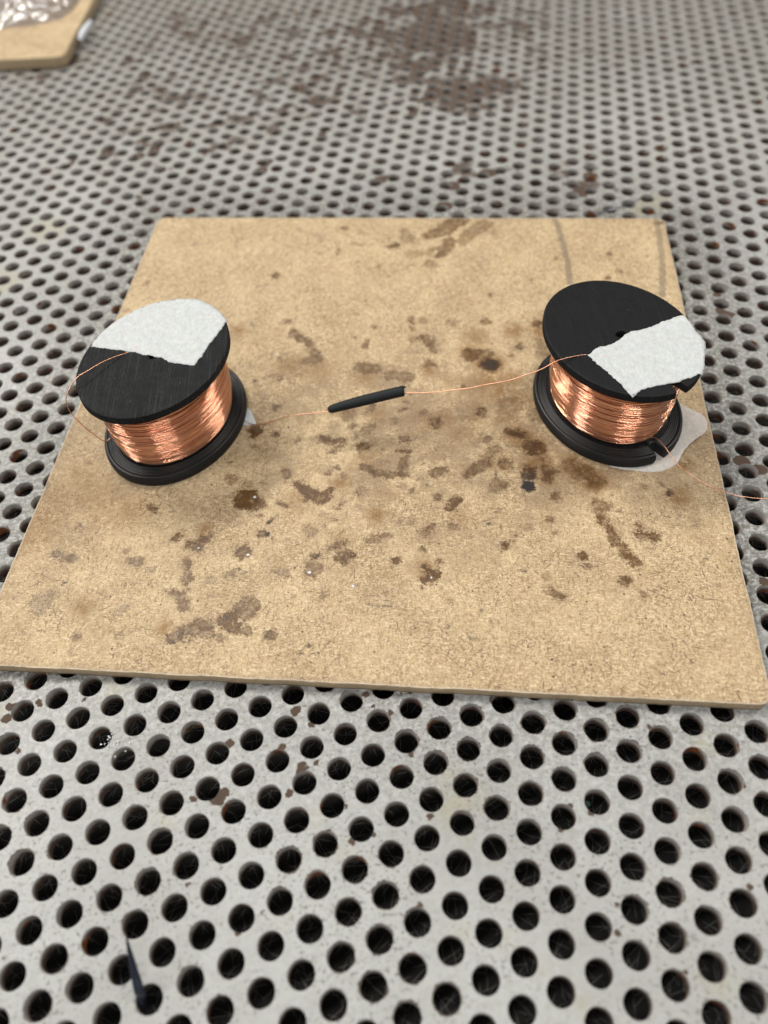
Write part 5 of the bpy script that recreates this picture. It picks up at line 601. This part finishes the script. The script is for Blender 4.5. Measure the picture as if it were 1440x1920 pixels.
def make_spool(key, x, y, ang, frac, notch, label, seed):
    root = empty('wire_spool', (x, y, BT), label, 'spool', 'black spools of copper wire')
    H = SH-BT
    flange('bottom_flange', root, ang, 0.02, 3.6, M_blk, notch, 0, seed, 12, True, True)
    flange('top_flange', root, ang, H-2.3, H, M_top[key], notch, 1.45, seed+5, 8)
    # hollow core between the flanges
    n = 64; th = np.arange(n)*2*np.pi/n; V = []
    for rr, z in ((1.3, 3.0), (1.3, H-2.2), (8, H-2.2), (8, 3.0)):
        V.append(np.concatenate([rot2(np.stack([rr*1.05*np.cos(th), rr*.95*np.sin(th)], -1), ang), np.full((n, 1), z)], 1))
    k = np.arange(4)[:, None]*n; j = np.arange(n)[None]; k2 = ((np.arange(4)+1) % 4)[:, None]*n
    mesh_np('core', np.vstack(V), np.stack([k+j, k+(j+1) % n, k2+(j+1) % n, k2+j], -1).reshape(-1, 4), M_blk, root)
    winding(root, ang, frac, 3.3, H-2.2, seed+9)
    return root
NR = 5.086-th2     # notch angle of the right spool in its own oval frame
def world_to_param(phi, ang):
    p = (math.cos(phi-ang), math.sin(phi-ang)); return math.atan2(p[1]/SB, p[0]/SA)
spL = make_spool('L', lx, ly, th1, .80, world_to_param(math.radians(128), th1), 'oval black spool of copper wire at the left, half its top under white tape', 11)
spR = make_spool('R', rx, ry, th2, .765, world_to_param(math.radians(-66), th2), 'oval black spool of copper wire at the right with torn tape and a notch', 23)

def jitter(path, amp, seed):
    r = np.random.default_rng(seed); n = len(path); k = max(4, n//14)
    o = np.zeros((n, 3))
    for a in range(3): o[:, a] = np.interp(np.linspace(0, 1, n), np.linspace(0, 1, k), r.normal(0, amp, k))
    o[:3] = 0; o[-3:] = 0
    return path+o
def wire_obj(name, pts, rad, mat, parent=None, off=(0, 0, 0), n=160, seed=1, amp=.03):
    p = jitter(spline(pts, n), amp, seed)-np.array(off)
    v, f = tube_arrays(p, rad, 8)
    return mesh_np(name, v, [f, list(range(7, -1, -1)), list(range(len(v)-8, len(v)))], mat, parent)
for q in (D_wire[0], D_wire[1], D_lead1[0], D_lead1[1]): q[2] = SH-.02
wire_obj('wire_end', D_lead1, .125, M_cu2, spL, (lx, ly, BT), seed=3)
wire_obj('wire_end', D_lead2, .115, M_cu2, spR, (rx, ry, BT), seed=4)
lw = wire_obj('copper_wire', D_wire, .125, M_cu2, None, n=260, seed=5, amp=.09)
tag(lw, 'thin copper wire strung from the taped right spool through the black sleeve', 'wire')

# ------------------------------------------------------------------ heat-shrink sleeve
def sleeve():
    p = spline(D_tube, 60); t = np.linspace(0, 1, 60)
    rad = 1.62-.46*np.clip((t-.55)/.45, 0, 1)**1.6; rad[-1] = .72; rad[-2] = .88; rad[0] = 1.6
    ns = 32
    v, f = tube_arrays(p, rad, ns, flat=.86)
    v2, f2 = tube_arrays(p, rad-.28, ns, flat=.82)
    # ragged cut at the right end
    r = np.random.default_rng(4); vv = v.reshape(60, ns, 3); v_in = v2.reshape(60, ns, 3)
    ax = p[0]-p[1]; ax /= np.linalg.norm(ax)
    ca = np.arange(ns)*2*np.pi/ns
    cut = .35*np.clip(np.sin(ca-.5), -.2, 1)+.9*np.exp(-((ca-1.5)/.22)**2)+r.normal(0, .07, ns)
    vv[0] += ax*cut[:, None]; v_in[0] += ax*cut[:, None]
    V = np.vstack([vv.reshape(-1, 3), v_in.reshape(-1, 3)]); n = len(v)
    j = np.arange(ns); e0 = np.stack([j, (j+1) % ns, n+(j+1) % ns, n+j], -1); q = 59*ns
    e1 = np.stack([q+(j+1) % ns, q+j, n+q+j, n+q+(j+1) % ns], -1)
    o = mesh_np('wire_sleeve', V, [f, f2[:, ::-1]+n, e0, e1], plain('black_rubber_sleeve', (.008, .011, .0125), .62, scale=1.5, Specular_IOR_Level=.3))
    return tag(o, 'black heat shrink sleeve hanging on the copper wire between the spools', 'sleeve')
sleeve()

# ------------------------------------------------------------------ torn white tape
def poly_tape(name, pts, z, seed, droop=None, mat=None, step=.55, thick=.13, torn=.22):
    P = np.array(pts)[:, :2]
    # roughen the torn outline
    r = np.random.default_rng(seed); Q = []
    for i in range(len(P)):
        a, b = P[i], P[(i+1) % len(P)]; L = np.linalg.norm(b-a); k = max(1, int(L/.45)); nn = np.array([-(b-a)[1], (b-a)[0]])/(L+1e-9)
        for t in range(k): Q.append(a+(b-a)*t/k+nn*r.normal(0, torn*.5)*(0 if t == 0 else 1))
    Q = np.array(Q)
    import bmesh
    from mathutils import geometry
    # interior points by grid
    mn, mx = Q.min(0), Q.max(0)
    gx, gy = np.meshgrid(np.arange(mn[0], mx[0], step), np.arange(mn[1], mx[1], step), indexing='ij'); G = np.stack([gx.ravel(), gy.ravel()], -1)+r.normal(0, .04, (gx.size, 2))
    ins = np.zeros(len(G), bool); dm = np.full(len(G), 1e9)
    for i in range(len(Q)):
        a, b = Q[i], Q[(i+1) % len(Q)]
        c = ((a[1] > G[:, 1]) != (b[1] > G[:, 1])) & (G[:, 0] < (b[0]-a[0])*(G[:, 1]-a[1])/(b[1]-a[1]+1e-12)+a[0]); ins ^= c
        d = b-a; t = np.clip(((G-a)@d)/(d@d+1e-9), 0, 1); dm = np.minimum(dm, np.linalg.norm(G-a-t[:, None]*d, axis=1))
    G = G[ins & (dm > .3)]
    allp = [Vector(p) for p in Q]+[Vector(p) for p in G]
    edges = [(i, (i+1) % len(Q)) for i in range(len(Q))]
    vs, es, fs, *_ = geometry.delaunay_2d_cdt(allp, edges, [], 1, 1e-5)
    A = np.array([[v.x, v.y] for v in vs]); fs = [f for f in fs if len(f) == 3]
    fold = np.zeros(len(A))
    for q in range(5):
        an = r.random()*3.14; o_ = A[r.integers(len(A))]; dd = (A[:, 0]-o_[0])*math.cos(an)+(A[:, 1]-o_[1])*math.sin(an)+.8*vnoise(A[:, 0]*.15, A[:, 1]*.15, seed+q)
        fold += (.10+.12*r.random())*np.exp(-(dd/.42)**2)*np.clip(vnoise(A[:, 0]*.12, A[:, 1]*.12, seed+q+9)*3+.6, 0, 1)
    zz = z+fold+.07*vnoise(A[:, 0]*.35, A[:, 1]*.35, seed)+.05*vnoise(A[:, 0]*1.1, A[:, 1]*1.1, seed+1)+.06
    if droop is not None: zz = zz+droop(A)
    c0 = np.array([A[:, 0].mean(), A[:, 1].mean(), z])
    top = np.concatenate([A, zz[:, None]], 1); bot = top.copy(); bot[:, 2] -= thick
    F = np.array(fs); area = np.cross(A[F[:, 1]]-A[F[:, 0]], A[F[:, 2]]-A[F[:, 0]]); F = np.where((area < 0)[:, None], F[:, ::-1], F)
    n = len(A)
    # boundary edges
    E = np.concatenate([F[:, [0, 1]], F[:, [1, 2]], F[:, [2, 0]]]); key = {tuple(e) for e in E.tolist()}
    bd = np.array([e for e in key if (e[1], e[0]) not in key])
    side = np.stack([bd[:, 1], bd[:, 0], bd[:, 0]+n, bd[:, 1]+n], -1)
    o = mesh_np(name, np.vstack([top, bot])-c0, [F, F[:, ::-1]+n, side], mat or M_tape, loc=c0)
    return o
def rim_droop(cx, cy, ang, amt):
    def f(A):
        d = rot2(A-np.array([cx, cy]), -ang); q = np.hypot(d[:, 0]/SA, d[:, 1]/SB)
        return -np.clip(q-.985, 0, 1)*amt
    return f
for q in D_tapeL[8:13]: q[0] += .45; q[1] += .7
for q in D_tapeR[20:28]: q[0] += .9
tL = poly_tape('masking_tape', D_tapeL, SH, 3, rim_droop(lx, ly, th1, 14))
tag(tL, 'torn white tape covering the rear half of the left spool top', 'tape', 'torn pieces of white tape')
tR = poly_tape('masking_tape', D_tapeR, SH, 5, rim_droop(rx, ry, th2, 9))
tag(tR, 'torn white tape strip across the right side of the right spool top', 'tape', 'torn pieces of white tape')
M_under = tape_material('white_tape_underside', (.74, .67, .60))
def curl(A): return np.clip((A[:, 0]-rx-13)*.16+(A[:, 1]-ry+20)*.02, 0, 1.6)
tU = poly_tape('masking_tape', D_tapeU, BT, 7, curl, M_under, torn=.15)
tag(tU, 'rounded white tape piece on the board sticking out from under the right spool', 'tape', 'torn pieces of white tape')
tS = poly_tape('masking_tape', D_tapeS, BT, 9, None, torn=.1)
tag(tS, 'small white tape corner peeking out from under the left spool', 'tape', 'torn pieces of white tape')

# ------------------------------------------------------------------ small things
def small_blade():
    p = spline(D_sliver, 40); t = np.linspace(0, 1, 40)
    v, f = tube_arrays(p, (1.2*(1-t)**.8+.12), 12, flat=.45)
    o = mesh_np('plastic_splinter', v, [f, list(range(11, -1, -1)), list(range(len(v)-12, len(v)))], plain('blue_black_plastic', (.018, .022, .038), .4))
    tag(o, 'dark blue pointed splinter sticking up out of a bench hole', 'splinter')
small_blade()
def pin():
    p = spline(D_pin, 30); t = np.linspace(0, 1, 30)
    v, f = tube_arrays(p, .34*(1-.4*t), 8)
    o = mesh_np('metal_pin', v, [f, list(range(7, -1, -1)), list(range(len(v)-8, len(v)))], plain('dull_steel', (.25, .27, .30), .3, 1.0))
    tag(o, 'thin dark metal pin leaning up behind the far edge of the board', 'pin')
pin()
def blob(name, loc, r, mat, seed, n=10, flat=.4):
    th = np.linspace(0, np.pi, n//2+2)[1:-1]; ph = np.arange(n)*2*np.pi/n; rr = np.random.default_rng(seed)
    V = [[0, 0, 1.0*flat*r]]+[[r*math.sin(a)*math.cos(b)*(1+rr.normal(0, .22)), r*math.sin(a)*math.sin(b)*(1+rr.normal(0, .22)), flat*r*math.cos(a)] for a in th for b in ph]+[[0, 0, -flat*r]]
    F = []; m = len(th)
    for i in range(m-1):
        for j in range(n): F.append([1+i*n+j, 1+(i+1)*n+j, 1+(i+1)*n+(j+1) % n, 1+i*n+(j+1) % n])
    F = [np.array(F)]+[np.array([[0, 1+j, 1+(j+1) % n] for j in range(n)])]+[np.array([[len(V)-1, 1+(m-1)*n+(j+1) % n, 1+(m-1)*n+j] for j in range(n)])]
    return mesh_np(name, np.array(V), F, mat, loc=loc, smooth=False)
M_flake = plain('pale_flake', (.8, .8, .78), .25)
for i, (x, y, z) in enumerate(D_flecks):
    o = blob('resin_flake', (x, y, BT+.12), (.42, .45, .5, .45, .3, .35, .3)[i], M_flake, 30+i, 7, .35)
    tag(o, ['white flake on the dark oval stain left of the centre', 'white flake on the round grey stain low left', 'white pointed flake on the stain below the board centre',
            'larger white flake alone on the clean part of the lower board', 'tiny white flake on the brown stain right of the lower centre',
            'tiny white flake at the edge of the dark stain below the left spool', 'tiny pale flake in the forked stain under the left spool'][i], 'flake', 'white flakes on the board')

def glints():
    V = []; F = []; b = 0; r = np.random.default_rng(2); cx, cy = D_glint[0][:2]
    for i in range(36):
        x, y = cx+r.normal(0, 1.4), cy+r.normal(0, 1.6); s = .18+.2*r.random(); a = r.random()*6.28
        z = .05+r.random()*.35
        q = [[x+s*math.cos(a+k*2.1+r.normal(0, .3)), y+s*math.sin(a+k*2.1+r.normal(0, .3)), z+r.normal(0, .12)] for k in range(3)]+[[x, y, z+.25]]
        V += q; F += [[b, b+1, b+3], [b+1, b+2, b+3], [b+2, b, b+3], [b, b+2, b+1]]; b += 4
    o = mesh_np('glass_crumbs', np.array(V), np.array(F), plain('clear_crumbs', (.9, .9, .9), .1, 0, .02), smooth=False)
    tag(o, kind='stuff', label='glittering white crumbs between the bench holes at the lower left')
glints()
gx, gy, gz = D_green
o = blob('green_scrap', (gx-1.5, gy-.3, -2.2), .8, plain('dark_green_plastic', (.006, .035, .018), .5), 77, 8, .8)
tag(o, 'dark green scrap caught inside one hole of the bench', 'scrap')

# ------------------------------------------------------------------ second board with a clear bag, far left
FA = np.array(D_far[0][:2])
frot = math.radians(-3.5)
fh = (70, 70); c_, s_ = math.cos(frot), math.sin(frot)
fcx = FA[0]-(c_*fh[0]+s_*fh[1]); fcy = FA[1]+(-s_*fh[0]+c_*fh[1])
M_mdf2 = mdf_material(False); M_mdf2.name = 'pale_fibreboard'
fb = build_board('fibreboard', 70, 5.6, (fcx, fcy), frot, .004, M_mdf2, None, 2.0, corner=4.5, seed=21)
tag(fb, 'second pale fibreboard at the far left corner of the bench, under a clear bag', 'board')
def patch():
    w = np.array(D_white); V = []
    cen = spline(w, 14)
    for i, p in enumerate(cen):
        h = 1.9*math.sin(math.pi*(i+.6)/14.2)
        for dx, z in ((-h, 5.72), (.35, 5.76), (.75, 5.3), (.8, 3.9)): V.append([p[0]+dx+.2, p[1], z])
    F = []
    for i in range(13):
        for k in range(3): F.append([i*4+k, (i+1)*4+k, (i+1)*4+k+1, i*4+k+1][::-1])
    o = mesh_np('paint_patch', np.array(V), np.array(F), plain('white_paint', (.78, .80, .84), .35))
    tag(o, 'white paint smear on the edge of the far left board', 'paint')
    return o
pp = patch()
def bag():
    n = 90; cx, cy = D_bag[0][0]-4, D_bag[4][1]+34
    hx, hy = D_bag[5][0]-cx+1, cy-D_bag[0][1]+3
    g = np.linspace(-1, 1, n); U, V = np.meshgrid(g, g, indexing='ij')
    U2 = U*np.sqrt(1-V*V*.28); V2 = V*np.sqrt(1-U*U*.28)
    X = cx+U2*hx+1.5*vnoise(V*5, U*2, 3); Y = cy+V2*hy+1.5*vnoise(U*5, V*2, 4)
    e = np.clip(1-np.maximum(np.abs(U), np.abs(V))**3, 0, 1)
    rid = np.abs(vnoise(X*.09+vnoise(X*.06, Y*.06, 8)*5, Y*.10+X*.03, 5))+.5*np.abs(vnoise(X*.2+Y*.1, Y*.24-X*.1, 6))+.14*np.abs(vnoise(X*.5, Y*.5, 7))
    Z = 6.1+e*(2.5+14*rid)+.3*np.abs(vnoise(X*.3, Y*.3, 9))
    I = np.arange(n*n).reshape(n, n)
    F = np.stack([I[:-1, :-1], I[1:, :-1], I[1:, 1:], I[:-1, 1:]], -1).reshape(-1, 4)
    B = np.stack([X, Y, np.full_like(X, 5.95)], -1).reshape(-1, 3)
    t = NT('clear_film'); m = t.m
    t.b.inputs['Base Color'].default_value = (.96, .97, .98, 1); t.b.inputs['Roughness'].default_value = .12; t.b.inputs['Alpha'].default_value = .22
    gl = t.n('ShaderNodeBsdfGlossy'); gl.inputs['Roughness'].default_value = .22; tr = t.n('ShaderNodeBsdfTransparent'); tr.inputs[0].default_value = (.90, .90, .93, 1)
    lw_ = t.n('ShaderNodeLayerWeight'); lw_.inputs[0].default_value = .35; mx_ = t.n('ShaderNodeMixShader')
    t.l(t.math('ADD', t.math('MULTIPLY', lw_.outputs['Facing'], .35), .09), mx_.inputs[0]); t.l(tr.outputs[0], mx_.inputs[1]); t.l(gl.outputs[0], mx_.inputs[2])
    t.l(mx_.outputs[0], t.t.nodes['Material Output'].inputs[0])
    o = mesh_np('plastic_bag', np.vstack([np.stack([X, Y, Z], -1).reshape(-1, 3), B]), [F, F[:, ::-1]+n*n], m)
    tag(o, 'crumpled clear plastic bag lying on the far left board', 'bag')
bag()
